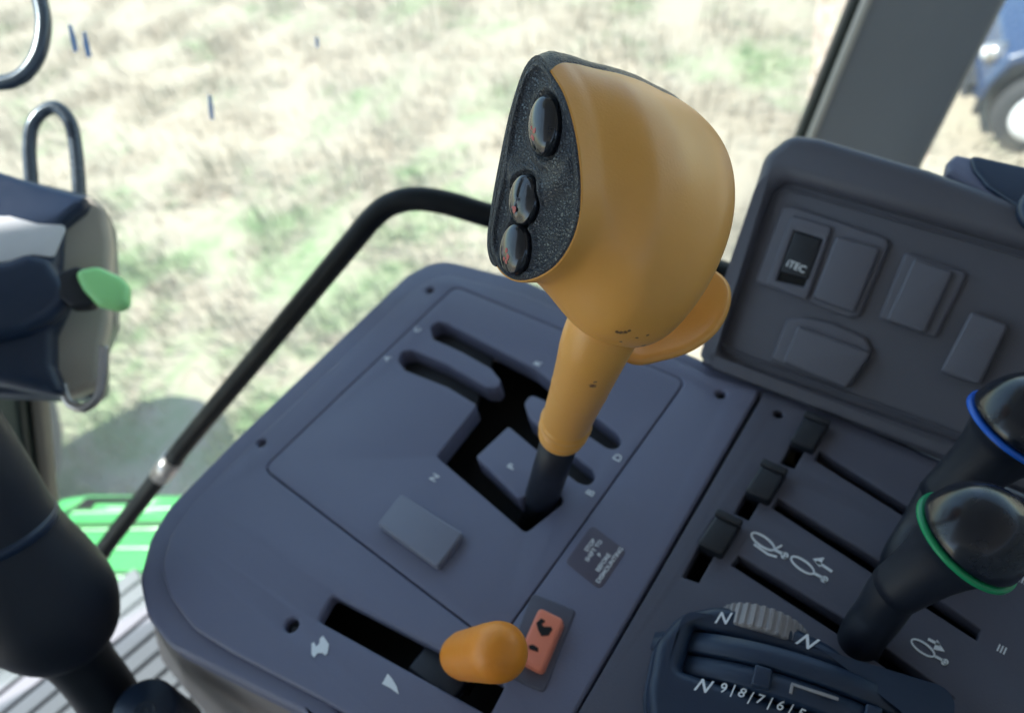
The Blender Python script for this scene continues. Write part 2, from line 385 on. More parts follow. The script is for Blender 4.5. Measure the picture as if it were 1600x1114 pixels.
# ------------------------------------------------------------------ cab floor, roof
FZ = -.62
def wallx(y): return -.40 - .4286 * (1.15 - y)                    # line of the side window in plan
def poly_slab(name, pts, z, th, mt, bevel=.004):
    return link(name, plate_mesh(CON, [rounded(pts, .02)], z, th, bevel), mt)
FLF = Frame(Vector((0, 0, FZ)), Vector((1, 0, 0)), Vector((0, 0, 1)))
fe = [FLF.px(u, v) for u, v in ((400, 960), (150, 985), (-60, 930), (-420, 960))]
fl = poly_slab('cab_floor', [fe[3], (fe[3][0], -1.6), (1.2, -1.6), (1.2, 1.1), (.0, 1.1), fe[0], fe[1], fe[2]], FZ, .05, M['floor'])
tag(fl, 'pale cab floor with ribbed mat', 'floor', kind='structure')
rf = poly_slab('cab_roof', [(wallx(-2.1) + .06, -2.1), (1.5, -2.1), (1.5, 1.3), (wallx(1.3) - .5, 1.3), (wallx(0.1) - .3, .1), (wallx(0) + .06, 0)], 1.15, .12, M['roof'])  # unseen roof, its edge kinked to steer where sun and shade fall
tag(rf, 'unseen cab roof over the controls, edge shaped for sun and shade', 'roof', kind='structure')
cw = link('cab_occluder', join([box_mesh(Vector((.75, 0, -.05)), Vector((.03, 0, 0)), Vector((0, 1.3, 0)), Vector((0, 0, .56)), .01), box_mesh(Vector((.1, -1.2, .1)), Vector((.62, 0, 0)), Vector((0, .03, 0)), Vector((0, 0, .7)), .01)]), M['roof'])  # unseen panels, added as occluders so the right side falls darker
tag(cw, 'unseen panels added to darken the right side of the cab', 'occluder', kind='structure')
ribs = []
fr = Frame(Vector((0, 0, FZ)), Vector((1, 0, 0)), Vector((0, 0, 1)))
c0 = fr.hit(70, 1120); dirv = (fr.hit(150, 1000) - fr.hit(40, 1090)).normalized(); side = dirv.cross(Vector((0, 0, 1)))
for k in range(-3, 5):
    ribs.append(box_mesh(c0 + side * k * .034 + Vector((0, 0, .003)), dirv * .20, side * .011, Vector((0, 0, .004)), .002, 1))
o = link('floor_mat', join(ribs), mat('mat ribs', (.19, .19, .20), .6, .3, 300, var=.12))
tag(o, 'pale grey ribbed mat lying on the cab floor', 'floor mat')

# windows
def pane(name, a, b, z0, z1, label, group=None):
    a, b = Vector(a), Vector(b); d = (b - a); c = (a + b) / 2 + Vector((0, 0, (z0 + z1) / 2)); nrm = Vector((-d.y, d.x, 0)).normalized()
    t = thing(name, label, 'window', (a + b) / 2 + Vector((0, 0, z0)))
    link('pane', box_mesh(c, d / 2, nrm * .003, Vector((0, 0, (z1 - z0) / 2))), M['glass'], t, smooth=False)
    return t
PW = (wallx(1.1), 1.1, 0)
win1 = pane('side_window', (wallx(-1.5), -1.5, 0), PW, FZ + .04, 1.09, 'large clear side window behind the black handrail')
# three small blue streaks on the side window
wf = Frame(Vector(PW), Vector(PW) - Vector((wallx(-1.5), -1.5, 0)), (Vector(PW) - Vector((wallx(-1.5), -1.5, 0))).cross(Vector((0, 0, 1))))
M['streak'] = mat('blue smear', (.25, .45, .85), .3)
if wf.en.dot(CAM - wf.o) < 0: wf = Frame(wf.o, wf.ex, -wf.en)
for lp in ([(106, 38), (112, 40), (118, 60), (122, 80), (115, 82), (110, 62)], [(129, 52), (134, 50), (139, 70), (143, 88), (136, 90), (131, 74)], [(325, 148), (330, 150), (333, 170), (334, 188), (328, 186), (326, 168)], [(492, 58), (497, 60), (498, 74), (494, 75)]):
    link('streak', path_mark(wf, [lp], .006, .0005), M['streak'], win1)
win2 = pane('rear_window', (-.27, 1.30, 0), (1.3, 1.30, 0), FZ + .1, 1.09, 'clear rear window to the right of the grey pillar')

# pillar
def pillar():
    z0, z1 = 1.22, 1.08
    bl, br = A(1268, 215, z0), A(1436, 262, z0 * .985); tl, tr = A(1362, -15, z1), A(1577, -15, z1 * .985)
    t = thing('cab_pillar', 'broad grey cab pillar leaning behind the switch panel', 'pillar', bl + (bl - tl) * 1.2)
    el, er = (tl - bl), (tr - br)
    bl2, br2 = bl - el * 1.3, br - er * 1.3; tl2, tr2 = tl + el * 1.1, tr + er * 1.1
    wdir = (br - bl).normalized(); nrm = wdir.cross(el).normalized()
    if nrm.dot(CAM - bl) < 0: nrm = -nrm
    def prism(a, b, c, d, depth, off=0):
        vs = [p + nrm * off for p in (a, b, c, d)] + [p + nrm * (off - depth) for p in (a, b, c, d)]
        bm = bmesh.new(); V = [bm.verts.new(v) for v in vs]
        for f in ((0, 1, 2, 3), (7, 6, 5, 4), (0, 4, 5, 1), (1, 5, 6, 2), (2, 6, 7, 3), (3, 7, 4, 0)): bm.faces.new([V[i] for i in f])
        bmesh.ops.recalc_face_normals(bm, faces=bm.faces)
        bmesh.ops.bevel(bm, geom=bm.edges[:], offset=.006, segments=3, profile=.5, affect='EDGES')
        me = bpy.data.meshes.new('p'); bm.to_mesh(me); bm.free(); return sharp(me, 40)
    w = (br - bl).length
    link('post', prism(bl2, br2, tr2, tl2, .09), M['pillar'], t)
    s = wdir
    link('seal', prism(bl2 - s * .020, bl2 - s * .004, tl2 - s * .004, tl2 - s * .020, .05, -.006), M['seal'], t)
    link('edge_trim', prism(bl2 - s * .007, bl2 + s * .006, tl2 + s * .006, tl2 - s * .007, .02, .004), M['lightedge'], t)
    link('edge_trim', prism(br2 - s * .003, br2 + s * .005, tr2 + s * .005, tr2 - s * .003, .04, -.004), M['lightedge'], t)
pillar()

# ------------------------------------------------------------------ vehicle beyond the rear window
def vehicle():
    gf_ = Frame(Vector((0, 0, GZ)), Vector((1, 0, 0)), Vector((0, 0, 1)))
    wc = gf_.hit(1602, 224) + Vector((0, 0, .21))
    t = thing('parked_vehicle', 'blue parked vehicle with white wheel hubs standing on the grass', 'vehicle', wc - Vector((0, 0, .21)))
    ax = (CAM - wc); ax.z = 0; ax.normalize(); ax = Matrix.Rotation(.25, 3, 'Z') @ ax     # axle direction, towards the camera
    fw = Vector((0, 0, 1)).cross(ax)                                                 # along the body
    if fw.dot(RIGHT) < 0: fw = -fw
    up = Vector((0, 0, 1)); R = .21
    def wheel(c):
        pts = [c + ax * .11, c + ax * .10, c + ax * .05, c - ax * .05, c - ax * .10, c - ax * .11]
        w = link('wheel', tube_mesh(pts, [R * .80, R * .95, R, R, R * .95, R * .8], 40), M['tyre'], t)
        link('hub', tube_mesh([c + ax * .112, c + ax * .118, c + ax * .125], [R * .64, R * .62, R * .5], 32), M['hub'], w)
        link('hub_cap', tube_mesh([c + ax * .12, c + ax * .15], [.05, .04], 20), M['steel'], w)
    for a in (0, -.95):
        for b in (0, 1.2): wheel(wc + ax * a + fw * b)
    prof = [(-.44, .10), (-.40, .25), (-.30, .44), (.0, .56), (.45, .62), (.85, 1.05), (1.95, 1.08), (2.35, .62), (2.5, .5), (2.5, -.02), (2.15, -.04), (2.12, .2), (1.95, .37), (1.75, .41), (1.5, .36), (1.35, .2), (1.33, -.05), (.42, -.05), (.38, .2), (.22, .36), (0, .41), (-.24, .36), (-.37, .2)]
    prof = [(x * .69, y * .69) for x, y in prof]
    f = Frame(wc + ax * .09, fw, ax)
    if f.ey.z < 0: pass
    sy = 1 if f.ey.z > 0 else -1
    loops = [rounded([(x, y * sy) for x, y in prof], .05)]
    b = link('body', plate_mesh(f, loops, 0, 1.05, .03), M['carpaint'], t)
    gl = [(.38, .46), (.63, .69), (.93, .70), (.93, .46)]
    link('side_glass', plate_mesh(f, [rounded([(x, y * sy) for x, y in gl], .03)], .006, .012, .002), M['gloss'], t)
    bp = wc - fw * .30 + up * .10 - ax * .46
    link('bumper', box_mesh(bp, fw * .03, ax * .46, up * .03, .02), M['tyre'], t)
    for s in (0, -.80):
        hl = wc - fw * .26 + up * .27 + ax * (s - .03)
        h = link('headlight', tube_mesh([hl + fw * .06, hl - fw * .02], [.05, .045], 28), M['steel'], t)
        link('lens', tube_mesh([hl - fw * .021, hl - fw * .04], [.038, .02], 28), M['hub'], h)
    link('mudguard', tube_mesh([wc + fw * math.cos(q) * .275 + up * math.sin(q) * .275 + ax * .06 for q in [math.pi * (1.0 - k / 14 * 1.0) for k in range(15)]], .018, 12), M['tyre'], t)
vehicle()

# ------------------------------------------------------------------ green step outside
def step():
    f = Frame(A(180, 830, 1.42), Vector((1, 0, 0)), Vector((0, 0, 1)))
    t = thing('tractor_step', 'bright green slotted steel step outside beyond the handrail', 'step', f.hit(180, 870))
    outer = [(66, 800), (95, 778), (140, 771), (330, 772), (340, 850), (330, 905), (128, 905), (105, 870), (88, 850)]
    h1 = [(97, 811), (104, 796), (128, 784), (300, 781), (300, 807)]
    h2 = [(150, 785), (310, 780), (310, 776), (150, 779)]
    h3 = [(122, 838), (300, 834), (300, 848), (128, 852)]
    h4 = [(132, 868), (300, 865), (300, 884), (142, 886)]
    plate('tread_frame', f, outer, [h1, h3, h4], 0, .03, .008, .03, M['greenpaint'], t, hr=.004)
    for v, u0 in ((795, 152), (857, 120)):
        a, b = f.hit(u0, v, -.008), f.hit(330, v, -.008)
        link('rung', tube_mesh(smooth_path([a, (a + b) / 2, b], 3), .011, 14), M['greenpaint'], t)
    f2 = Frame(A(190, 905, 1.55), Vector((1, 0, 0)), Vector((0, 0, 1)))
    plate('fender', f2, [(110, 868), (340, 868), (340, 950), (180, 950), (120, 905)], [], 0, .08, .02, .03, M['teal'], t)
step()
f_s = Frame(A(190, 945, 1.30), Vector((1, 0, 0)), Vector((0, 0, 1)))
o = plate('door_sill', f_s, [(60, 912), (180, 905), (260, 925), (330, 960), (330, 985), (70, 985)], [], 0, .04, .01, .02, M['sill'])
tag(o, 'pale painted door sill beside the console base', 'sill')

# guessed wheel, added out of view at left to cast the grass shadow
tc_ = Vector((-3.38, -.32, -1.58)); tx = Vector((1, 0, 0))
tt = thing('shadow_wheel', 'large dark wheel added out of view at the lower left to shade the grass', 'wheel', Vector((-3.38, -.32, GZ)))
link('tyre', tube_mesh([tc_ + tx * a for a in (-.24, -.22, -.1, .1, .22, .24)], [.46, .58, .62, .62, .58, .46], 48), M['tyre'], tt)
link('rim', tube_mesh([tc_ - tx * .2, tc_ + tx * .26, tc_ + tx * .27], [.36, .34, .2], 40), M['lightedge'], tt)
# dark front post and pale strip beside it
def fpost():
    b0, b1 = A(52, 850, .92), A(8, 500, .74)
    t = thing('front_post', 'dark green upright post with pale beige strip behind the steering unit', 'post', b0)
    d = (b1 - b0); s = RIGHT
    for nme, u0, off, w, mt, dep in (('post', 0, -.02, .038, 'postgreen', .025), ('edge_strip', 0, .0245, .006, 'beige', .012)):
        c = (b0 + b1) / 2 + s * off
        sd_ = (s - d.normalized() * s.dot(d.normalized())).normalized()
        link(nme, box_mesh(c, sd_ * w, d.normalized().cross(sd_) * dep, d * .62, .006), M[mt], t)
fpost()

# ------------------------------------------------------------------ handrail
def handrail():
    ctl = [(60, 1010, .93), (133, 898, .88), (262, 728, .80), (420, 536, .70), (545, 385, .635), (582, 341, .62), (612, 319, .612), (650, 311, .605), (700, 318, .60), (775, 340, .60), (950, 385, .61), (1125, 424, .63), (1230, 470, .66)]
    P = [A(*c) for c in ctl]
    path = smooth_path(P, 8)
    t = thing('handrail', 'bent black tubular handrail running diagonally outside the console', 'handrail', P[0])
    link('rail_tube', tube_mesh(path, .0093, 24), M['rail'], t)
    a, b = A(250, 744, .808), A(272, 716, .795)
    link('collar', tube_mesh([a, b], .0108, 24), M['steel'], t)
    a, b = A(122, 912, .886), A(160, 862, .862)
    link('collar', tube_mesh([a, b], .0100, 24), M['steel'], t)
handrail()

# ------------------------------------------------------------------ control console
def console():
    t = thing('control_console', 'blue grey moulded control console with gear gate and lever slots', 'control console', (CON.hit(600, 700)) - Vector((0, 0, .3)))
    # outer rim
    OUT = [(686, 403), (820, 436), (1110, 566), (1250, 620), (1800, 860), (1900, 1500), (900, 1500), (470, 1112), (330, 1042), (262, 1008), (228, 962), (216, 905), (232, 842), (262, 792), (372, 680), (635, 428)]
    rad = [.03, .0, .0, 0, .01, .01, .01, .0, 0.03, .03, .03, .03, .03, .03, .02, .03]
    INN = [(690, 424), (820, 458), (1112, 584), (1262, 626), (1780, 870), (1880, 1470), (640, 1470), (500, 1095), (360, 1022), (300, 985), (263, 935), (248, 890), (262, 838), (298, 785), (405, 678), (642, 452)]
    irad = [.03, 0, 0, 0, 0, 0, 0, 0, .03, .03, .03, .03, .03, .03, .02, .03]
    INN = [(p[0] + (900 - p[0]) * .05, p[1] + (830 - p[1]) * .05) for p in INN]
    rim = plate('outer_rim', CON, OUT, [INN], -.0035, .02, .0035, rad, M['console'], t, hr=irad)
    GATE = [(713, 447), (1068, 588), (1068, 610), (758, 1012), (742, 985), (412, 738), (417, 722)]
    GATE = [(712, 448), (1072, 596), (775, 1010), (412, 733)]
    # left deck: with throttle slot, screw holes and the opening for the gate plate
    THR = [(520, 930), (790, 1070), (765, 1118), (497, 970)]
    def circ(u, v, r): 
        x, y = CON.px(u, v); return [(x + r * math.cos(k * math.pi / 9), y + r * math.sin(k * math.pi / 9)) for k in range(18)]
    iradb = [.03, 0, 0, .003, .002, .005, 0, .03, .03, .03, .03, .03, .03, .02, .03]
    ins = [(693, 427), (820, 461), (1112, 587), (1188, 610), (862, 1176), (640, 1172), (500, 1091), (362, 1019), (303, 982), (267, 934), (252, 890), (266, 838), (301, 787), (408, 680), (645, 455)]
    loops = [rounded([CON.px(*p) for p in ins], iradb), rounded([CON.px(*p) for p in GATE], .008), rounded([CON.px(*p) for p in THR], .003)]
    screws = [(672, 455), (409, 693), (456, 977), (1126, 617)]
    for u, v in screws: loops.append(circ(u, v, .0032 if u != 456 else .0042))
    link('deck', plate_mesh(CON, loops, .001, .010, .0020), M['console'], t)
    for u, v in screws:
        c = CON.hit(u, v); link('screw', tube_mesh([c + Vector((0, 0, -.009)), c + Vector((0, 0, -.004)), c + Vector((0, 0, -.0035))], [.003, .003, .0015], 18), M['black'], t)
    # raised edge just inside the rim
    # gate plate
    g2 = []
    c = Vector((sum(CON.px(*p)[0] for p in GATE) / 4, sum(CON.px(*p)[1] for p in GATE) / 4))
    for p in GATE:
        q = Vector(CON.px(*p)); g2.append(q + (c - q).normalized() * .0009)
    HOLE = [(672, 512), (684, 503), (700, 507), (836, 577), (966, 680), (972, 692), (963, 704), (948, 701), (905, 672), (852, 627), (830, 617), (819, 632), (829, 656), (862, 684), (926, 736), (931, 749), (920, 760), (903, 755), (852, 715), (795, 667), (744, 715), (812, 781), (862, 752), (882, 786), (822, 834), (682, 714), (746, 634), (700, 606), (634, 580), (622, 566), (627, 550), (645, 548), (700, 571), (760, 606), (778, 607), (783, 596), (768, 577), (720, 550), (677, 531)]
    hrad = [.004, .004, .004, .01, .003, .004, .004, .004, .01, .006, .006, .005, .006, .01, .004, .004, .004, .004, .01, .002, .002, .003, .001, .004, .004, .003, .003, .01, .004, .004, .004, .004, .01, .004, .004, .004, .004, .01, .004]
    gp = link('gate_plate', plate_mesh(CON, [rounded(g2, .0075), rounded([CON.px(*p) for p in HOLE], hrad, 5)], .0010, .016, .0008), M['console'], t)
    # slot liners: a dark hollow beneath the openings
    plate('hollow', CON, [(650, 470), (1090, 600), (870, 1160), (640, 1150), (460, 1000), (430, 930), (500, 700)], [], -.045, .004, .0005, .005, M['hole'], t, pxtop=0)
    for lp in ([(668, 500), (772, 552), (764, 590), (670, 540)], [(620, 545), (752, 608), (744, 640), (626, 590)], [(880, 610), (985, 680), (965, 715), (870, 655)], [(860, 680), (945, 745), (920, 770), (850, 720)]):
        plate('slot_liner', CON, lp, [], -.0125, .004, .001, .004, M['liner'], t)
    # lettering
    base = math.pi / 2
    for ch, (u, v) in (('C', (653, 517)), ('A', (606, 562)), ('R', (841, 570)), ('D', (966, 717)), ('B', (923, 772)), ('N', (680, 748)), ('P', (800, 731))):
        link('gate_letter', text_mesh(ch, CON, CON.px(u, v), .0072, base, .0013), M['white'], t)
    # blank cover on the gate plate
    cov = [(626, 770), (724, 832), (683, 886), (589, 818)]
    plate('blank_cover', CON, cov, [], .0065, .006, .0015, .0028, M['cover'], t, label='blank rectangular cover on the gate plate', pxtop=.0065)
    # warning decal
    wl = link('warning_decal', plate_mesh(CON, [rounded([CON.px(*p) for p in [(925, 822), (978, 862), (938, 922), (884, 880)]], .003)], .0014, .0006, .0001), M['label'], t)
    ex = Vector(CON.px(938, 872)); a = base
    lines = [('STOP', -9.5, 3.2), ('SHIFT TO', -6, 1.5), ('P', -2.0, 1.0), ('BEFORE', 2.2, -1.8), ('DISMOUNTING', 5.8, -1.2)]
    tm = []
    for s, dx, dy in lines:
        tm.append(text_mesh(s, CON, (ex.x + dx * .00105 + .0012, ex.y + dy * .001), .0036, a, .00155))
    link('warning_text', join(tm), M['white'], wl)
    # rabbit and wedge marks beside the throttle slot
    rab = [(487, 1005), (491, 1003), (494, 1010), (499, 1005), (500, 997), (505, 993), (510, 1000), (514, 1006), (512, 1020), (508, 1024), (504, 1020), (496, 1020), (491, 1027), (487, 1022)]
    link('rabbit_mark', path_mark(CON, [rab], .0012), M['white'], t)
    link('wedge_mark', path_mark(CON, [[(606, 1052), (597, 1068), (609, 1074), (623, 1084), (620, 1072), (613, 1060)]], .0012), M['white'], t)
    # second deck, right of the seam, with the valve slots
    S2 = [(1195, 613), (1262, 628), (1800, 880), (1900, 1480), (866, 1480), (866, 1178)]
    slots = [[(1280, 705), (1440, 805), (1560, 880), (1552, 893), (1430, 818), (1272, 719)],
             [(1215, 779), (1420, 905), (1532, 984), (1526, 1001), (1400, 920), (1206, 794)],
             [(1154, 868), (1330, 975), (1490, 1090), (1478, 1112), (1320, 998), (1142, 883)],
             [(1260, 653), (1282, 663), (1241, 733), (1219, 725)],
             [(1189, 732), (1212, 743), (1170, 814), (1147, 803)],
             [(1116, 811), (1142, 823), (1092, 911), (1066, 902)]]
    loops = [rounded([CON.px(*p) for p in S2], .002)] + [rounded([CON.px(*p) for p in s], .0006) for s in slots] + [circ(1216, 648, .0030)]
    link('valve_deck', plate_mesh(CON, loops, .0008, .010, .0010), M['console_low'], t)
    c = CON.hit(1216, 648); link('screw', tube_mesh([c + Vector((0, 0, -.009)), c + Vector((0, 0, -.004))], .0028, 18), M['black'], t)
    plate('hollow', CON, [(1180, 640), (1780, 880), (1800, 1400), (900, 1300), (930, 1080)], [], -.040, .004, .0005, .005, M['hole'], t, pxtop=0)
    # valve symbols
    sy = []
    def ellipse(u, v, a, b, ang, w=3.2, n=20):
        ca, sa = math.cos(ang), math.sin(ang)
        o_ = [(u + a * math.cos(q) * ca - b * math.sin(q) * sa, v + a * math.cos(q) * sa + b * math.sin(q) * ca) for q in [2 * math.pi * k / n for k in range(n)]]
        i_ = [(u + (a - w) * math.cos(q) * ca - (b - w) * math.sin(q) * sa, v + (a - w) * math.cos(q) * sa + (b - w) * math.sin(q) * ca) for q in [2 * math.pi * k / n for k in range(n)]]
        return plate_mesh(CON, [[CON.px(*p, .001) for p in o_], [CON.px(*p, .001) for p in i_]], .0013, .0003, 0)
    th = math.radians(35)
    st = lambda pts, w=3.2: path_mark(CON, [stroke(pts, w)], .001)
    def valve(u, v, arrow):
        parts = [ellipse(u, v, 23, 9, th), st([(u + 19, v + 13), (u + 32, v + 20), (u + 36, v + 27)], 4), ellipse(u + 34, v + 22, 6, 5, 0, 2.6)]
        if arrow == 1: parts += [st([(u + 22, v - 6), (u + 46, v + 10)], 4), path_mark(CON, [[(u + 34, v - 12), (u + 16, v - 10), (u + 27, v + 3)]], .001)]
        if arrow == -1: parts += [st([(u + 8, v - 14), (u + 26, v - 4)], 4), path_mark(CON, [[(u + 22, v - 13), (u + 34, v + 6), (u + 16, v + 2)]], .001)]
        if arrow == 0: parts += [st([(u - 14, v + 4), (u + 8, v + 20), (u + 22, v + 24)], 3.2), st([(u + 18, v + 12), (u + 30, v + 6)], 3)]
        return join(parts)
    link('valve_symbol', valve(1192, 846, 0), M['white'], t)
    link('valve_symbol', valve(1254, 883, 1), M['white'], t)
    link('valve_symbol', valve(1442, 1012, -1), M['white'], t)
    a_ = frame_ang(CON, (1550, 1008), (1580, 1024))
    for q_ in ((1564, 1016), (1597, 908)): link('valve_text', text_mesh('III', CON, CON.px(*q_), .0055, a_, .0011), M['white'], t)
    # red rocker beside the throttle
    rs = [(838, 938), (885, 958), (846, 1062), (800, 1030)]
    plate('rocker_bezel', CON, [(832, 925), (900, 952), (850, 1082), (782, 1050)], [], .0022, .003, .0012, .003, M['console_low'], t, pxtop=.002)
    rk = plate('rocker_switch', CON, [(842, 947), (881, 966), (846, 1049), (806, 1028)], [], .0085, .008, .0018, .003, M['red'], t, label='coral red rocker switch beside the orange lever', pxtop=.0085)
    f = .0086
    mk = [plate_mesh(CON, [[CON.px(u, v, f) for u, v in lp]], f + .0003, .0004, 0) for lp in ([(838, 973), (846, 966), (852, 970), (846, 975), (850, 979), (861, 979), (863, 983), (857, 992), (846, 993), (841, 984)], [(826, 1008), (833, 1007), (841, 1012), (841, 1018), (832, 1015), (827, 1013)])]
    link('rocker_mark', join(mk), M['hole'], rk)
    # side skirt below the rim
    SK = [(690, 420), (820, 452), (1112, 580), (1800, 880), (1900, 1480), (900, 1480), (480, 1095), (345, 1025), (285, 992), (245, 945), (235, 900), (250, 842), (280, 798), (392, 686), (640, 445)]
    lp = rounded([CON.px(*p, -.012) for p in SK], .03)
    vs = []; fs = []; n = len(lp)
    cc = Vector((.05, .1))
    for z, s in ((-.010, 1), (-.05, 1.07), (-.2, 1.29), (FZ, 1.62)):
        for p in lp: q = cc + (Vector(p) - cc) * s; vs.append((q.x, q.y, z))
    for k in range(3):
        for i in range(n): j = (i + 1) % n; fs.append((k * n + i, (k + 1) * n + i, (k + 1) * n + j, k * n + j))
    me = pydata(vs, fs); bm = bmesh.new(); bm.from_mesh(me); bmesh.ops.recalc_face_normals(bm, faces=bm.faces); bm.to_mesh(me); bm.free()
    link('side_skirt', me, M['skirt'], t)
    return t
console()

# slide tabs
def tabs():
    src = None
    specs = [((1262, 652), (1236, 702), 'dark slide tab nearest the switch panel'), ((1196, 727), (1166, 780), 'middle dark slide tab of the three'), ((1127, 804), (1092, 862), 'dark slide tab nearest the thumbwheel dial')]
    for i, (a, b, lab) in enumerate(specs):
        p, q = CON.hit(*a), CON.hit(*b); c = (p + q) / 2
        x = Vector((1, 0, 0)); y = Vector((0, 1, 0))
        if src is None:
            t = thing('slide_tab', lab, 'slide tab', c + Vector((.006, 0, -.004)), 'dark slide tabs beside the valve slots'); src = t
            cc = c + Vector((.006, 0, .001))
            link('tab', box_mesh(cc, x * .0072, y * .012, Vector((0, 0, .006)), .0018), M['black'], t)
            link('tab_ridge', box_mesh(cc + y * .010 + Vector((0, 0, .006)), x * .0078, y * .0024, Vector((0, 0, .0018)), .0012), M['black'], t)
            link('tab_base', box_mesh(cc + Vector((0, 0, -.011)), x * .004, y * .008, Vector((0, 0, .01))), M['black'], t)
        else:
            t = copy_tree(src); t.location = c + Vector((.006, 0, -.004)); t['label'] = lab
tabs()

# ------------------------------------------------------------------ gear lever
def gear_lever():
    zh = .290; k = zh / F
    base = CON.hit(850, 775) + Vector((0, 0, -.04))
    t = thing('gear_lever', 'tall mustard gear lever with grained black three button face', 'gear lever', base)
    def KP(a, s, w):
        u = 840 + .77 * a + .64 * s; v = 275 - w; z = zh + k * (.64 * a - .77 * s); return A(u, v, z)
    rim = [(846, 92), (866, 118), (884, 150), (899, 200), (907, 250), (910, 300), (906, 345), (892, 385), (868, 418), (836, 437), (806, 440), (783, 426), (769, 400), (766, 370), (773, 320), (785, 255), (800, 180), (818, 120), (832, 97)]
    rp = [Vector(((u - 840) / .64, 275 - v)) for u, v in rim]
    rs = smooth_path([Vector((p.x, p.y, 0)) for p in rp], 10, closed=True)
    C0 = Vector((-8, -25))
    NT = 144
    def polar(pts, c):
        ang = np.array([math.atan2(p.y - c.y, p.x - c.x) for p in pts]); rr = np.array([math.hypot(p.x - c.x, p.y - c.y) for p in pts])
        o = np.argsort(ang); ang, rr = ang[o], rr[o]
        ang = np.concatenate([ang - 2 * np.pi, ang, ang + 2 * np.pi]); rr = np.concatenate([rr] * 3)
        return lambda q: float(np.interp(((q + np.pi) % (2 * np.pi)) - np.pi, ang, rr))
    rim_r = polar(rs, C0)
    TH = [2 * math.pi * i / NT for i in range(NT)]
    # sections along the depth of the head: a, s-centre, s-front, s-back, top, bottom
    sec = [(0, 0, 110, 110, 180, -165), (25, 4, 128, 118, 179, -190), (60, 6, 140, 122, 177, -222), (110, 8, 152, 124, 170, -250), (160, 9, 158, 122, 158, -266), (205, 8, 156, 116, 141, -264),
           (250, 7, 147, 104, 124, -224), (290, 6, 124, 88, 99, -170), (317, 4, 96, 68, 74, -122), (335, 2, 66, 50, 47, -82), (345, 0, 33, 26, 18, -50), (349, 0, 0, 0, -20, -20)]
    S = np.array(sec, float)
    def cub(x):
        # smooth interpolation of the section table over its index
        out = []
        i = min(int(x), len(S) - 2); f = x - i
        p0, p1, p2, p3 = S[max(i - 1, 0)], S[i], S[i + 1], S[min(i + 2, len(S) - 1)]
        return .5 * ((2 * p1) + (p2 - p0) * f + (2 * p0 - 5 * p1 + 4 * p2 - p3) * f * f + (3 * p1 - p0 - 3 * p2 + p3) * f ** 3)
    def ring(x, off=0):
        a, cs, sf, sb, tp, bt = cub(x); out = []
        b = max(0, min(1, a / 120)); b = b * b * (3 - 2 * b)
        cw = (tp + bt) / 2
        cc = C0 * (1 - b) + Vector((cs, cw + 18 * (1 - b))) * b
        for q in TH:
            cq, sq = math.cos(q), math.sin(q); n_ = 2.08
            hu = max(tp - cc.y, .01); hl = max(cc.y - bt, .01)
            rs_ = max(sf if cq > 0 else sb, .01); rw = hu if sq > 0 else hl
            re = 1 / ((abs(cq) / rs_) ** n_ + (abs(sq) / rw) ** n_) ** (1 / n_)
            # shell swells out just behind the face rim
            r = rim_r(q) * (1 + .02 * math.sin(min(a, 40) / 40 * math.pi)) * (1 - b) + re * b + off
            out.append((a, cc.x + r * cq, cc.y + r * sq))
        return out
    NR = 88
    xs = [i / NR * (len(S) - 1) for i in range(NR)]
    rings = [ring(x) for x in xs]
    vs = [KP(*p) for r in rings for p in r]; fs = []
    for i in range(NR - 1):
        for j in range(NT):
            j2 = (j + 1) % NT; fs.append((i * NT + j, i * NT + j2, (i + 1) * NT + j2, (i + 1) * NT + j))
    tip = len(vs); vs.append(KP(349.5, 0, -20))
    for j in range(NT): fs.append(((NR - 1) * NT + j, (NR - 1) * NT + (j + 1) % NT, tip))
    # rolled lip back into the face
    lip0 = len(vs)
    for q in TH: r = rim_r(q) - 4; vs.append(KP(-1.5, C0.x + r * math.cos(q), C0.y + r * math.sin(q)))
    for j in range(NT): fs.append((lip0 + j, lip0 + (j + 1) % NT, (j + 1) % NT, j))
    me = pydata(vs, fs); bm = bmesh.new(); bm.from_mesh(me); bmesh.ops.recalc_face_normals(bm, faces=bm.faces); bm.to_mesh(me); bm.free()
    shell = link('head_shell', me, M['shell'], t)
    # black grained cap over the top and far side
    def thb(a):  # front border of the cap, in degrees
        return float(np.interp(a, [0, 12, 40, 100, 160, 220, 260, 300, 340], [78, 79, 80, 78, 76, 76, 78, 84, 92]))
    TC = 60; vs = []; fs = []
    for li, off in ((0, 5.0), (1, -3)):
        for i in range(NR - 8):
            a, cs, sf, sb, tp, bt = cub(xs[i])
            rg = ring(xs[i], 0)
            t0 = math.radians(thb(a)); t1 = math.radians(232)
            for j in range(TC + 1):
                q = t0 + (t1 - t0) * j / TC; f = q / (2 * math.pi) * NT; j0 = int(f) % NT; fr_ = f - int(f)
                p = [rg[j0][m_] * (1 - fr_) + rg[(j0 + 1) % NT][m_] * fr_ for m_ in range(3)]
                edge = min(1, min(j, TC - j) / 2.0) ; o_ = off * (edge ** .5) if off > 0 else off
                cy = C0 if a < 60 else Vector((cs, (tp + bt) / 2)); dv = Vector((p[1] - cy.x, p[2] - cy.y)).normalized()
                vs.append(KP(p[0] - (3 if i == 0 else 0), p[1] + dv.x * o_, p[2] + dv.y * o_))
    RW = TC + 1; RN = NR - 8; off2 = RN * RW
    for i in range(RN - 1):
        for j in range(TC):
            a = i * RW + j; fs.append((a, a + 1, a + RW + 1, a + RW)); fs.append((off2 + a, off2 + a + RW, off2 + a + RW + 1, off2 + a + 1))
    for i in range(RN - 1):
        for j in (0, TC):
            a = i * RW + j; fs.append((a, a + RW, off2 + a + RW, off2 + a))
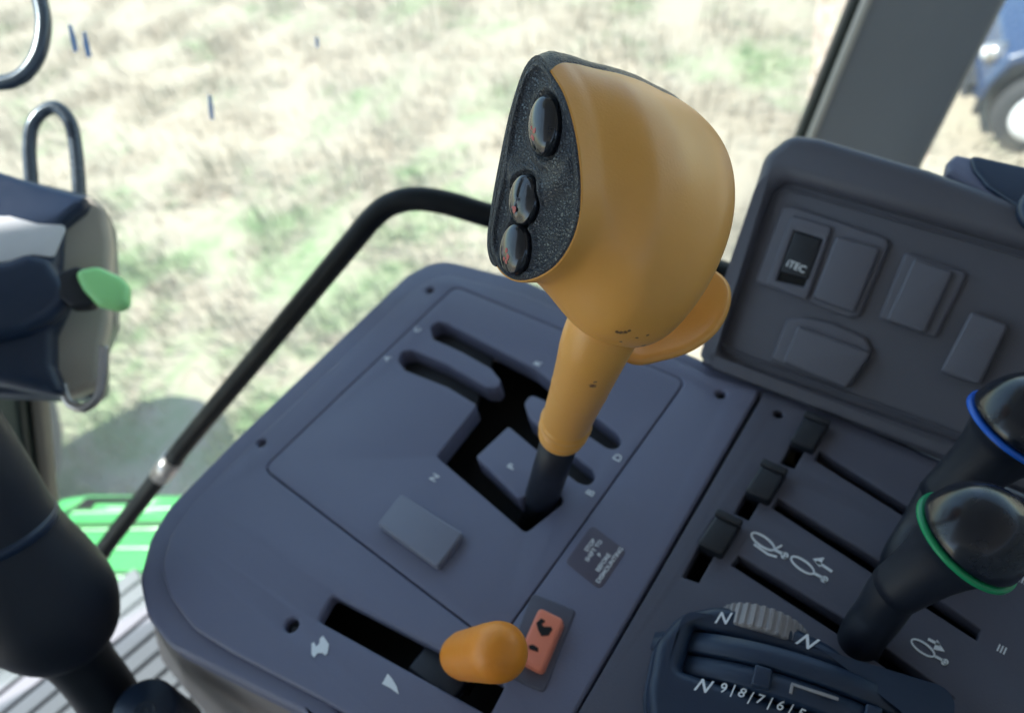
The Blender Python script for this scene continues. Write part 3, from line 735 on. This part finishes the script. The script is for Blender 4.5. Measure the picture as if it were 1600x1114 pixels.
    for j in range(TC):
        for i in (0, RN - 1):
            a = i * RW + j; fs.append((a, a + 1, off2 + a + 1, off2 + a))
    me = pydata(vs, fs); bm = bmesh.new(); bm.from_mesh(me); bmesh.ops.recalc_face_normals(bm, faces=bm.faces); bm.to_mesh(me); bm.free()
    link('rubber_cap', sharp(me, 50), M['leather'], t)
    # button face
    B = [(854, 197, 34, 49, 5, 22), (822, 312, 32, 41, 13, 19), (808, 390, 32, 42, 12, 19)]
    bc = [((u - 840) / .64, 275 - v, ss, sw, tl, h) for u, v, ss, sw, tl, h in B]
    NF = 90; NA = 220; vs = []; fs = []
    def edist(s, w, b, gs=1.0):
        cs, cw, ss, sw, tl, h = b; al = math.radians(tl); ds, dw = s - cs, w - cw
        x = ds * math.cos(al) + dw * math.sin(al) * -1; y = dw * math.cos(al) + ds * math.sin(al)
        return math.hypot(x / ss, y / sw)
    def sm(x, a, b): q = max(0, min(1, (x - a) / (b - a))); return q * q * (3 - 2 * q)
    for i in range(NF + 1):
        f = (i + .0001) / NF
        for j in range(NA):
            q = 2 * math.pi * j / NA; r = rim_r(q) * 1.0 * f; s, w = C0.x + r * math.cos(q), C0.y + r * math.sin(q)
            R_ = rim_r(q); d = R_ - r                        # distance from the rim
            h = -1 + 5.0 * sm(d, 0, 6) - 5.0 * sm(d, 12, 20)
            d1_ = edist(s, w, bc[0]); low = sm(78 - w, 20, 60)
            # scooped finger stop under the top button
            y = (w - 78) / 100; ar = math.hypot((s - 0) / 92, (w - 70) / 100)
            h += sm(d, 10, 26) * low * (8 * sm(ar, .58, .92) * (1 - sm(ar, .95, 1.22)))
            for b in bc:
                e = edist(s, w, b); 
                h += sm(d, 6, 14) * 3.0 * sm(e, 1.08, 1.2) * (1 - sm(e, 1.25, 1.5))
                h -= 4.0 * (1 - sm(e, 1.02, 1.12))
            vs.append(KP(-h, s, w))
    for i in range(NF):
        for j in range(NA): j2 = (j + 1) % NA; fs.append((i * NA + j, i * NA + j2, (i + 1) * NA + j2, (i + 1) * NA + j))
    me = pydata(vs, fs); bm = bmesh.new(); bm.from_mesh(me); bmesh.ops.recalc_face_normals(bm, faces=bm.faces)
    for f_ in bm.faces: pass
    bm.to_mesh(me); bm.free()
    link('button_face', me, M['leather'], t)
    labs = ['largest push button at the top of the face', 'middle push button with a lens shaped ridge', 'lowest push button near the face rim']
    for bi, b in enumerate(bc):
        cs, cw, ss, sw, tl, h = b; al = math.radians(tl); vs = []; fs = []; NB = 48; prof = [(1.0, -8), (1.0, 2), (.985, 6)] + [(math.cos(p) * .96, 7 + (h - 7) * math.sin(p)) for p in [math.pi / 2 * q / 12 for q in range(0, 12)]]
        for r, hh in prof:
            for j in range(NB):
                q = 2 * math.pi * j / NB; x, y = ss * r * math.cos(q), sw * r * math.sin(q)
                s = cs + x * math.cos(al) + y * math.sin(al) ; w = cw + y * math.cos(al) - x * math.sin(al)
                ex = 0
                if bi == 1: ex = 2.2 * sm(x / ss, -.15, .05) * (1 - sm(r, .8, .96))
                vs.append(KP(-hh + ex, s, w))
        for i in range(len(prof) - 1):
            for j in range(NB): j2 = (j + 1) % NB; fs.append((i * NB + j, i * NB + j2, (i + 1) * NB + j2, (i + 1) * NB + j))
        vs.append(KP(-h, cs, cw)); q = (len(prof) - 1) * NB
        for j in range(NB): fs.append((q + j, q + (j + 1) % NB, len(vs) - 1))
        me = pydata(vs, fs); bm = bmesh.new(); bm.from_mesh(me); bmesh.ops.recalc_face_normals(bm, faces=bm.faces); bm.to_mesh(me); bm.free()
        pb = link('push_button', me, M['button'], t, label=labs[bi])
        # worn red symbol on the left of the dome
        ms = []
        for _ in range(5):
            x0 = cs + random.uniform(-.35, .0) * ss; y0 = cw + random.uniform(-.45, -.0) * sw; rr = random.uniform(2.2, 4.2)
            e = min(.95, edist(x0, y0, b)); hh = 7 + (h - 7) * math.sqrt(max(0, 1 - (e / .96) ** 2)) + .25
            p = [KP(-hh - .1, x0 + rr * random.uniform(.5, 1.3) * math.cos(q_), y0 + rr * 1.3 * random.uniform(.5, 1.4) * math.sin(q_)) for q_ in [2 * math.pi * z_ / 9 for z_ in range(9)]]
            cpt = KP(-hh - .5, x0, y0); ms.append(pydata(p + [cpt], [(z_, (z_ + 1) % 9, 9) for z_ in range(9)]))
        link('red_mark', join(ms), M['redmark'], pb)
    # neck
    ctl = [(975, 430, .318, 62), (955, 485, .322, 60), (932, 535, .330, 56), (917, 575, .346, 49.5), (903, 612, .368, 44), (892, 640, .385, 40.5), (886, 656, .394, 38.5)]
    P = smooth_path([Vector(c) for c in [(a, b, z) for a, b, z, r in ctl]], 8); Rr = smooth_path([Vector((r, 0, 0)) for *_, r in ctl], 8)
    pts = [A(p.x, p.y, p.z) for p in P]; rad = [q.x * p.z / F for q, p in zip(Rr, P)]
    d = (pts[-1] - pts[-2]).normalized(); r0 = rad[-1]; e = pts[-1]
    for dd, q in ((d_ * 1.45, q_) for d_, q_ in ((.0006, 1.05), (.0016, 1.085), (.0026, 1.05), (.0032, .93), (.0040, .92), (.0046, .98), (.0056, 1.06), (.0068, 1.06), (.0078, 1.01), (.0083, .91), (.0090, .90), (.0098, .97), (.0110, .99), (.0120, .93), (.0122, .7))):
        pts.append(e + d * dd); rad.append(r0 * q)
    im = int(len(P) * .62); rad[im] *= 1.014
    nk = link('neck', tube_mesh(pts, rad, 56), M['shell'], t)
    # faint mould line around the neck
    i0 = int(len(P) * .62)
    ringp = []
    tdir = (pts[i0 + 1] - pts[i0]).normalized(); u_ = tdir.orthogonal().normalized(); v_ = tdir.cross(u_)
    # black shaft
    s0 = e + d * .015; s1 = CON.hit(848, 772); s2 = s1 + (s1 - s0) * .9
    link('shaft', tube_mesh([s0, s0 * .5 + s1 * .5, s1, s2], [r0 * .80, r0 * .83, r0 * .84, r0 * .82], 40), M['satin'], t)
    # palm rest: a spoon shaped flange behind the neck
    rimp = [(955, 515, .352), (985, 557, .350), (1030, 553, .351), (1078, 538, .353), (1114, 511, .356), (1133, 476, .359), (1134, 446, .362), (1116, 426, .364), (1085, 415, .366), (1030, 440, .362)]
    rp_ = smooth_path([Vector(p) for p in rimp], 8, closed=True); n = len(rp_)
    cpt = Vector((1062, 482, .364)); vs = []; fs = []; NL = 10
    for i in range(NL):
        f = 1 - i / NL
        for p in rp_:
            q = cpt + (p - cpt) * f; q.z = p.z * f ** 2.2 + cpt.z * (1 - f ** 2.2) ; vs.append(A(q.x, q.y, q.z))
    vs.append(A(*cpt))
    for i in range(NL - 1):
        for j in range(n): j2 = (j + 1) % n; fs.append((i * n + j, i * n + j2, (i + 1) * n + j2, (i + 1) * n + j))
    for j in range(n): fs.append(((NL - 1) * n + j, (NL - 1) * n + (j + 1) % n, len(vs) - 1))
    me = pydata(vs, fs); bm = bmesh.new(); bm.from_mesh(me); bmesh.ops.recalc_face_normals(bm, faces=bm.faces)
    bm.faces.ensure_lookup_table(); 
    if bm.faces[0].normal.dot(CAM - bm.faces[0].calc_center_median()) < 0: bmesh.ops.reverse_faces(bm, faces=bm.faces)
    bm.normal_update()
    # thicken away from the viewer with a rounded border
    top = bm.faces[:]; vmap = {}
    N0 = {v: v.normal.copy() for v in bm.verts}
    bnd = [e_ for e_ in bm.edges if e_.is_boundary]
    mid = {}; cen = A(*cpt)
    for v in list(N0):
        vmap[v] = bm.verts.new(v.co - N0[v] * .0042)
    for f_ in top: bm.faces.new([vmap[v] for v in reversed(f_.verts)])
    for e_ in bnd:
        a, b = e_.verts
        for v in (a, b):
            if v not in mid: mid[v] = bm.verts.new(v.co - N0[v] * .0021 + (v.co - cen).normalized() * .0016)
        bm.faces.new((a, b, mid[b], mid[a])); bm.faces.new((mid[a], mid[b], vmap[b], vmap[a]))
    bmesh.ops.recalc_face_normals(bm, faces=bm.faces); bm.to_mesh(me); bm.free()
    link('palm_rest', me, M['shell'], t)
    # scuffs on neck and shell
    mk = M['shell'].copy(); mk.name = 'mustard neck plastic'; nk.data.materials[0] = mk
    ori = WL[nk.name]
    def surf(ob, u, v):
        from mathutils.bvhtree import BVHTree
        bt = BVHTree.FromPolygons([v_.co for v_ in ob.data.vertices], [p.vertices[:] for p in ob.data.polygons])
        hit = bt.ray_cast(CAM - WL[ob.name], ray(u, v).normalized()); return hit[0]
    sc = []
    p = surf(nk, 926, 603)
    if p: sc.append((tuple(p), .0030, (.13, .05, .03)))
    p = surf(nk, 930, 597)
    if p: sc.append((tuple(p), .0016, (.25, .13, .07)))
    scuffs(mk, sc)
    sc = []
    for u, v, r in ((964, 519, .0017), (970, 520, .0021), (977, 519, .0019), (983, 517, .0014), (970, 534, .0013), (1000, 552, .0024), (1006, 540, .002), (995, 528, .0012), (1012, 524, .0013)):
        p = surf(shell, u, v)
        if p: sc.append((tuple(p), r, (.10, .06, .04)))
    ms_ = M['shell'].copy(); ms_.name = 'mustard head plastic'; shell.data.materials[0] = ms_
    if sc: scuffs(ms_, sc)
    return t
gear_lever()

# ------------------------------------------------------------------ orange throttle lever
def throttle():
    p0, p1 = A(722, 1024, .398), A(779, 1018, .350)
    base = CON.hit(700, 1040) + Vector((0, 0, -.03))
    t = thing('throttle_lever', 'short orange lever with rounded end in the long black slot', 'lever', base)
    L = p1 - p0
    pts = [p0 + L * f for f in (0, .1, .3, .6, .8, 1)]
    rr = [.0113, .0121, .0124, .0129, .0133, .0133]
    me = tube_mesh(pts, rr, 40, dome=1)
    link('lever_knob', me, M['lever_orange'], t)
    link('lever_arm', box_mesh((p0 + base) / 2, Vector((.007, .001, 0)), Vector((-.0005, .003, 0)), (p0 - base) / 2, .001), M['satin'], t)
    c = CON.hit(655, 1022); link('slot_guard', box_mesh(c + Vector((.012, 0, -.010)), Vector((.016, 0, 0)), Vector((0, .0085, 0)), Vector((0, 0, .004)), .002), M['satin'], t)
throttle()

# ------------------------------------------------------------------ valve levers
def valve_lever(base, neck0, knob, ringmat, label, rk):
    b = CON.hit(*base); n0 = A(*neck0); kc = A(*knob)
    ax = (kc - n0).normalized()
    t = thing('valve_lever', label, 'lever', b + Vector((0, 0, -.03)), 'black levers with coloured rings')
    sh = smooth_path([b + Vector((0, 0, -.03)), b + Vector((0, 0, .004)), b * .45 + n0 * .55, n0, n0 + ax * .01], 6)
    w = [.0102 + .0018 * i / len(sh) for i in range(len(sh))]
    link('shaft', tube_mesh(sh, w, 28), M['satin'], t)
    L = (kc - n0).length
    prof = [(0, .0121), (.12, .0125), (.3, .0131), (.5, .0142), (.68, .0160), (.8, .0178), (.9, .0193), (.97, rk)]
    link('lever_boot', tube_mesh([n0 + ax * L * f for f, r in prof], [r for f, r in prof], 40), M['satin'], t)
    ro = kc - ax * .0004
    link('colour_ring', tube_mesh([ro - ax * .0016, ro - ax * .0012, ro + ax * .0006, ro + ax * .0010], [rk * .98, rk * 1.03, rk * 1.03, rk * .98], 48), ringmat, t)
    H = rk * 1.05
    dp = [(0.0011, .955 * rk), (.0018, .965 * rk), (.0024, .975 * rk)] + [(.0024 + H * math.sin(q), rk * .97 * math.cos(q) ** .9) for q in [math.pi / 2 * k_ / 14 for k_ in range(1, 14)]]
    link('lever_knob', tube_mesh([kc + ax * a for a, r in dp], [r for a, r in dp], 48), M['gloss'], t)
valve_lever((1345, 1000), (1398, 922, .362), (1512, 844, .334), M['greenring'], 'black lever with green ring around its knob', .0236)
valve_lever((1410, 880), (1470, 780, .398), (1592, 672, .366), M['bluering'], 'black lever with blue ring at the right edge', .0250)

# ------------------------------------------------------------------ dial unit
def dial():
    H = .022
    f = CON
    t = thing('dial_unit', 'dark blue thumbwheel dial housing with numbered scale', 'dial', f.hit(1200, 1060))
    out = [(1008, 1075), (1022, 1000), (1062, 953), (1122, 941), (1205, 955), (1300, 1003), (1420, 1095), (1560, 1230), (1500, 1420), (1100, 1420), (1020, 1220)]
    D0 = Frame(Vector((-.084, .1345, H)), Vector((.97, .25, 0)), Vector((0, 0, 1)))
    hole = [CON.loc(D0.wp(*q)) for q in ((0, .0120), (.108, .0120), (.108, -.0114), (0, -.0114))]
    loops = [rounded([f.px(*p, H) for p in out], .020), rounded(hole, .002)]
    # widen the foot
    link('housing', plate_mesh(f, loops, H, .020, .006, 6), M['dial'], t)
    out2 = [(x[0], x[1]) for x in out]
    c = Vector(f.px(1250, 1180, H)); lp = []
    for p in rounded([f.px(*p, H) for p in out], .012): q = Vector(p); lp.append(c + (q - c) * 1.035)
    link('foot', plate_mesh(f, [lp], .006, .006, .0015), M['dial'], t)
    # inner wheels: the axle lies across the opening, a little turned on the console
    DF = Frame(Vector((-.084, .1345, H)), Vector((.97, .25, 0)), Vector((0, 0, 1)))
    R = .100
    for v0, v1, pr in ((.0002, .0108, .0062), (-.0108, -.0006, .0042)):
        pts = [DF.wp(.049, y, pr - R) for y in (v1, v1 - .0008, v0 + .0008, v0)]
        link('dial_wheel', tube_mesh(pts, [R - .0012, R, R, R - .0012], 256), M['dial'], t)
    for u0, wd in ((.036, .004), (.083, .0035)):
        link('dial_step', box_mesh(DF.wp(u0, -.0055, .0030 if u0 < .05 else -.001), DF.ex * wd, DF.ey * .0048, DF.en * .0035, .0012), M['dial'], t)
    # pale index frame lying in the opening
    link('scale_frame', join([box_mesh(DF.wp(.0585, -.0040, .0042), DF.ex * .010, DF.ey * .0007, DF.en * .0006, .0002), box_mesh(DF.wp(.0490, -.0062, .0044), DF.ex * .0007, DF.ey * .0022, DF.en * .0006, .0002)]), M['wheelgrey'], t)
    # ribbed thumbwheel
    RT = .021; tw = DF.wp(.0312, .0232, .0048 - RT)
    vs = []; fs = []; NS = 192
    for yy, dr in ((.0060, -.0012), (.0053, 0), (-.0053, 0), (-.0060, -.0012)):
        for i in range(NS):
            q = 2 * math.pi * i / NS; r = RT + dr + (.0006 if (i % 6) < 3 else -.0006)
            vs.append(tw + DF.ex * r * math.cos(q) + DF.ey * yy + DF.en * r * math.sin(q))
    for k_ in range(3):
        for i in range(NS): j = (i + 1) % NS; fs.append((k_ * NS + i, k_ * NS + j, (k_ + 1) * NS + j, (k_ + 1) * NS + i))
    fs.append(tuple(range(NS))); fs.append(tuple(range(3 * NS, 4 * NS)))
    me = pydata(vs, fs); bm = bmesh.new(); bm.from_mesh(me); bmesh.ops.recalc_face_normals(bm, faces=bm.faces); bm.to_mesh(me); bm.free()
    link('thumbwheel', sharp(me, 30), M['wheelgrey'], t)
    # marks
    hh = H + .0002
    a1 = frame_ang(f, (1110, 962), (1150, 966), H)
    mk = [text_mesh('N', f, f.px(1126, 966, H), .0085, a1, hh, .5), text_mesh('N', f, f.px(1256, 1001, H), .0095, frame_ang(f, (1240, 990), (1280, 1008), H), hh, .5),
          text_mesh('N', f, f.px(1095, 1071, H), .0085, frame_ang(f, (1080, 1066), (1120, 1076), H), hh, .5)]
    for m_ in mk: link('wheel_symbol', m_, M['white'], t)
    seq = '9|8|7|6|5|4|3'; pos = [(1129, 1075), (1144, 1077), (1158, 1082), (1172, 1088), (1186, 1092), (1202, 1097), (1218, 1102), (1234, 1107), (1250, 1114), (1266, 1121), (1282, 1129), (1298, 1138), (1312, 1147)]
    tm = []
    for i, (ch, p) in enumerate(zip(seq, pos)):
        q = pos[min(i + 1, len(pos) - 1)]; q0 = pos[max(i - 1, 0)]
        tm.append(text_mesh(ch, f, f.px(*p, H), .0062, frame_ang(f, q0, q, H), hh, .25))
    link('scale_digits', join(tm), M['white'], t)
dial()

# ------------------------------------------------------------------ switch panel
def panel():
    q0 = CON.hit(1098, 562); r1, r2 = ray(1104, 560), ray(1207, 285)
    X = Vector((1, 0, 0)); pn = r1.cross(r2); p2 = pn.cross(X).normalized()
    if p2.z < 0: p2 = -p2
    en = X.cross(p2)
    PF = Frame(q0, X, en)
    if PF.en.dot(CAM - q0) < 0: PF = Frame(q0, X, -en)
    print('panel normal', PF.en, 'tilt', math.degrees(math.asin(p2.z)))
    t = thing('switch_panel', 'dark slanted switch panel with blank covers and one black rocker', 'switch panel', q0)
    out = [(1090, 568), (1190, 240), (1232, 206), (1280, 212), (1450, 262), (1800, 390), (1900, 900), (1530, 745)]
    inn = [(1114, 552), (1200, 300), (1222, 280), (1600, 388), (1800, 460), (1900, 860), (1520, 700)]
    plate('frame', PF, out, [inn], .010, .045, .009, [.002, .016, .016, .016, 0, .01, .01, .0], M['panel'], t, hr=.010, pxtop=.010)
    face = [(1090, 560), (1200, 290), (1222, 270), (1600, 375), (1900, 470), (1900, 900), (1520, 712)]
    plate('face', PF, face, [], .0, .02, .001, .006, M['panel'], t)
    # slim groove line just inside the border
    lp = [(1118, 540), (1208, 302), (1224, 292), (1600, 400), (1800, 465), (1880, 840), (1518, 688)]
    c = Vector((0, 0))
    o_ = rounded([PF.px(*p, .002) for p in lp], .008); cx = sum(p[0] for p in o_) / len(o_); cy = sum(p[1] for p in o_) / len(o_)
    i_ = [(cx + (p[0] - cx) * .985, cy + (p[1] - cy) * .975) for p in o_]
    link('border_bead', plate_mesh(PF, [o_, i_], .0018, .003, .0008), M['panel'], t)
    # double bezel
    plate('bezel', PF, [(1178, 440), (1222, 322), (1240, 322), (1386, 372), (1388, 385), (1342, 494), (1325, 497)], [], .0035, .006, .0020, .004, M['panel_cover'], t, pxtop=.0035)
    plate('switch_surround', PF, [(1196, 443), (1236, 335), (1300, 355), (1260, 470)], [[(1213, 438), (1241, 360), (1285, 374), (1256, 448)]], .0065, .006, .0015, .003, M['panel_cover'], t, hr=.0008, pxtop=.0065)
    plate('well', PF, [(1210, 442), (1238, 356), (1288, 372), (1260, 452)], [], .0038, .0006, .0001, .001, M['hole'], t)
    rk = plate('rocker', PF, [(1218, 425), (1242, 361), (1284, 375), (1262, 437)], [], .0075, .005, .0012, .0015, M['black'], t, label='black rocker with white lettering', pxtop=.0075)
    an = frame_ang(PF, (1228, 410), (1260, 423), .0076)
    link('rocker_text', text_mesh('iTEC', PF, PF.px(1244, 417, .0076), .0062, an, .0077), M['white'], rk)
    for q, lab in (([(1268, 466), (1306, 368), (1375, 388), (1334, 489)], 'blank cover beside the black rocker'),
              ([(1384, 500), (1428, 403), (1490, 424), (1444, 521)], 'blank cover in the middle of the panel'),
              ([(1468, 581), (1517, 486), (1576, 508), (1530, 602)], 'blank cover nearest the blue ringed lever'),
              ([(1222, 566), (1246, 508), (1362, 552), (1322, 607)], 'wide blank cover at the foot of the panel')):
        plate('blank_cover', PF, q, [], .0072, .008, .0020, .0028, M['panel_cover'], t, label=lab, pxtop=.0072)
    plate('bezel', PF, [(1371, 498), (1412, 396), (1420, 394), (1508, 424), (1510, 432), (1462, 528)], [], .0030, .006, .0020, .003, M['panel_cover'], t, pxtop=.003)
    plate('bezel', PF, [(1202, 562), (1228, 498), (1252, 494), (1300, 504), (1352, 528), (1362, 545), (1330, 603), (1300, 600)], [], .0035, .006, .0020, .003, M['panel_cover'], t, pxtop=.0035)
    # body behind, standing on the console
    bk = [(1098, 566), (1196, 245), (1236, 212), (1450, 268), (1800, 400), (1900, 900), (1530, 740)]
    o_ = rounded([PF.px(*p, .0) for p in bk], [.002, .014, .014, 0, .01, .01, 0])
    link('back_shell', plate_mesh(PF, [o_], -.012, .07, .006), M['panel'], t)
    # top cap: ledge catching the light
    return PF
PF = panel()

# storage cup on the ledge to the right of the pillar
def cup():
    f = Frame(PF.hit(1540, 300, -.010), Vector((1, 0, 0)), (PF.en * .25 + Vector((0, 0, 1))).normalized())
    t = thing('moulded_tray', 'blue black moulded tray with round boss at the right edge', 'tray', f.hit(1540, 320))
    h = .008
    plate('tray', f, [(1478, 252), (1492, 238), (1800, 300), (1800, 420), (1600, 345), (1530, 300), (1480, 268)], [], h, .03, .004, .004, M['console'], t, pxtop=h)
    plate('inner_wall', f, [(1512, 246), (1800, 312), (1800, 395), (1600, 335), (1540, 295), (1520, 270)], [], h + .003, .006, .002, .004, M['dial'], t, pxtop=h)
    c = f.hit(1655, 335, h + .002)
    link('round_boss', tube_mesh([c, c + f.en * .004, c + f.en * .006, c + f.en * .007], [.020, .020, .018, .014], 48), M['dial'], t)
cup()

# ------------------------------------------------------------------ left side: steering unit
def steering():
    zc = .60
    nrm = -Vector((ray(90, 440).x, ray(90, 440).y, 0)).normalized(); nrm = (nrm * 1.0 + Vector((0, 0, 1.0))).normalized()
    f = Frame(A(90, 440, zc), Vector((0, 0, 1)).cross(nrm), nrm)
    t = thing('steering_unit', 'black steering column unit with white sticker and taupe side cover', 'steering unit', f.hit(40, 620))
    # side cover (taupe) and dark back
    plate('back_shell', f, [(-300, 250), (0, 268), (140, 302), (172, 335), (176, 400), (177, 500), (160, 540), (160, 620), (100, 620), (-300, 600)], [], -.030, .05, .008, .012, M['dial'], t, pxtop=-.03)
    plate('side_cover', f, [(60, 345), (138, 300), (165, 325), (172, 375), (168, 500), (158, 545), (156, 600), (98, 622), (40, 560)], [], -.002, .035, .006, .012, M['sidegrey'], t, pxtop=-.002)
    plate('upper_body', f, [(-300, 215), (0, 266), (60, 285), (138, 306), (132, 322), (96, 350), (92, 420), (108, 470), (84, 520), (84, 570), (106, 622), (-10, 596), (-300, 560)], [], .016, .05, .007, .008, M['dial'], t, pxtop=.016)
    plate('sticker', f, [(-120, 340), (15, 338), (60, 350), (105, 352), (84, 402), (50, 398), (20, 408), (-120, 420)], [], .0175, .002, .0004, .004, M['whitelabel'], t, pxtop=.0175)
    plate('hand_grip', f, [(-120, 425), (8, 404), (40, 392), (78, 402), (104, 440), (108, 470), (80, 500), (40, 520), (-120, 560)], [], .030, .030, .010, .012, M['dial'], t, pxtop=.030)
    # green tab
    a, b = A(120, 443, .585), A(186, 452, .57)
    f2 = Frame(A(150, 447, .578), f.ex, (f.en + Vector((0, 0, .4))).normalized())
    gt = plate('release_tab', f2, [(112, 420), (150, 412), (190, 430), (202, 445), (200, 474), (184, 481), (150, 474), (126, 448)], [], .004, .014, .006, .012, M['greentab'], t, label='bright green release tab', pxtop=.004)
    plate('tab_base', f2, [(90, 425), (125, 412), (152, 476), (110, 478), (88, 462)], [], -.002, .014, .003, .006, M['black'], t, pxtop=-.002)
    # lower wire loop
    lo = smooth_path([A(98, 600, .59), A(108, 628, .59), (A(130, 637, .59)), A(152, 622, .59), A(160, 590, .59), A(163, 540, .59)], 8)
    link('wire_loop', tube_mesh(lo, .0036, 14), M['steel'], t)
steering()
def hoops():
    p = smooth_path([A(44, -60, .62), A(62, 0, .62), A(68, 40, .62), (A(60, 85, .62)), A(36, 118, .62), A(0, 130, .62), A(-50, 120, .62)], 8)
    o = link('tube_hoop', tube_mesh(p, .0060, 20), M['steelblue'], None)
    tag(o, 'dark shiny tube hoop curling out of the top left corner', 'tube hoop')
    p = smooth_path([A(54, 420, .67), A(50, 300, .67), A(46, 228, .67), A(55, 188, .67), A(84, 168, .67), A(108, 188, .67), A(118, 230, .67), A(124, 300, .67), A(130, 420, .67)], 8)
    o = link('tube_hoop', tube_mesh(p, .0056, 20), M['steelblue'], None)
    tag(o, 'upright dark tube hoop rising behind the steering unit', 'tube hoop')
M['steelblue'] = mat('dark blued tube', (.06, .08, .11), .22, .1, 300, metal=.3, coat=.4, var=.2, vscale=50)
hoops()
def shroud():
    ctl = [(-160, 580, .44, 84), (-92, 680, .45, 86), (-50, 752, .46, 88), (-4, 838, .475, 92), (42, 905, .49, 102), (76, 950, .50, 102), (96, 980, .507, 88), (110, 1006, .515, 62), (128, 1034, .522, 48), (165, 1084, .54, 46), (215, 1170, .57, 46), (300, 1300, .62, 46)]
    P = smooth_path([Vector(c[:3]) for c in ctl], 6); R_ = smooth_path([Vector((c[3], 0, 0)) for c in ctl], 6)
    pts = [A(*p) for p in P]; rad = [r.x * p.z / F for r, p in zip(R_, P)]
    t = thing('steering_column', 'dark bell shaped column boot at the lower left corner', 'column boot', pts[-1])
    k = 42
    link('boot', tube_mesh(pts[:k], rad[:k], 56), M['satin'], t)
    link('column', tube_mesh(pts[k - 2:], [r * .97 for r in rad[k - 2:]], 40), M['black'], t)
    i = 17
    link('boot_band', tube_mesh([pts[i], pts[i + 1]], [rad[i] * 1.012, rad[i + 1] * 1.012], 56), M['dial'], t)
    c = A(28, 1010, .49)
shroud()
def round_knob():
    c = A(222, 1108, .50); up = (Vector((0, 0, 1)) + (CAM - c).normalized() * .25).normalized()
    t = thing('round_knob', 'low round blue black knob with ring emblem at bottom left', 'knob', c - up * .05)
    R_ = 50 * .5 / F
    link('knob_body', tube_mesh([c - up * .05, c - up * .004, c - up * .0015, c], [R_, R_, R_ * .97, R_ * .9], 56), M['dial'], t)
    f = Frame(c, Vector((1, 0, 0)), up)
    def ringm(r0, r1): 
        x, y = f.px(226, 1112)
        return plate_mesh(f, [[(x + r * math.cos(q), y + r * math.sin(q)) for q in [2 * math.pi * k / 36 for k in range(36)]] for r in (r0, r1)], .0006, .0006, .0001)
    link('ring_emblem', join([ringm(.0068, .0058), ringm(.003, .002)]), M['steelblue'], t)
round_knob()
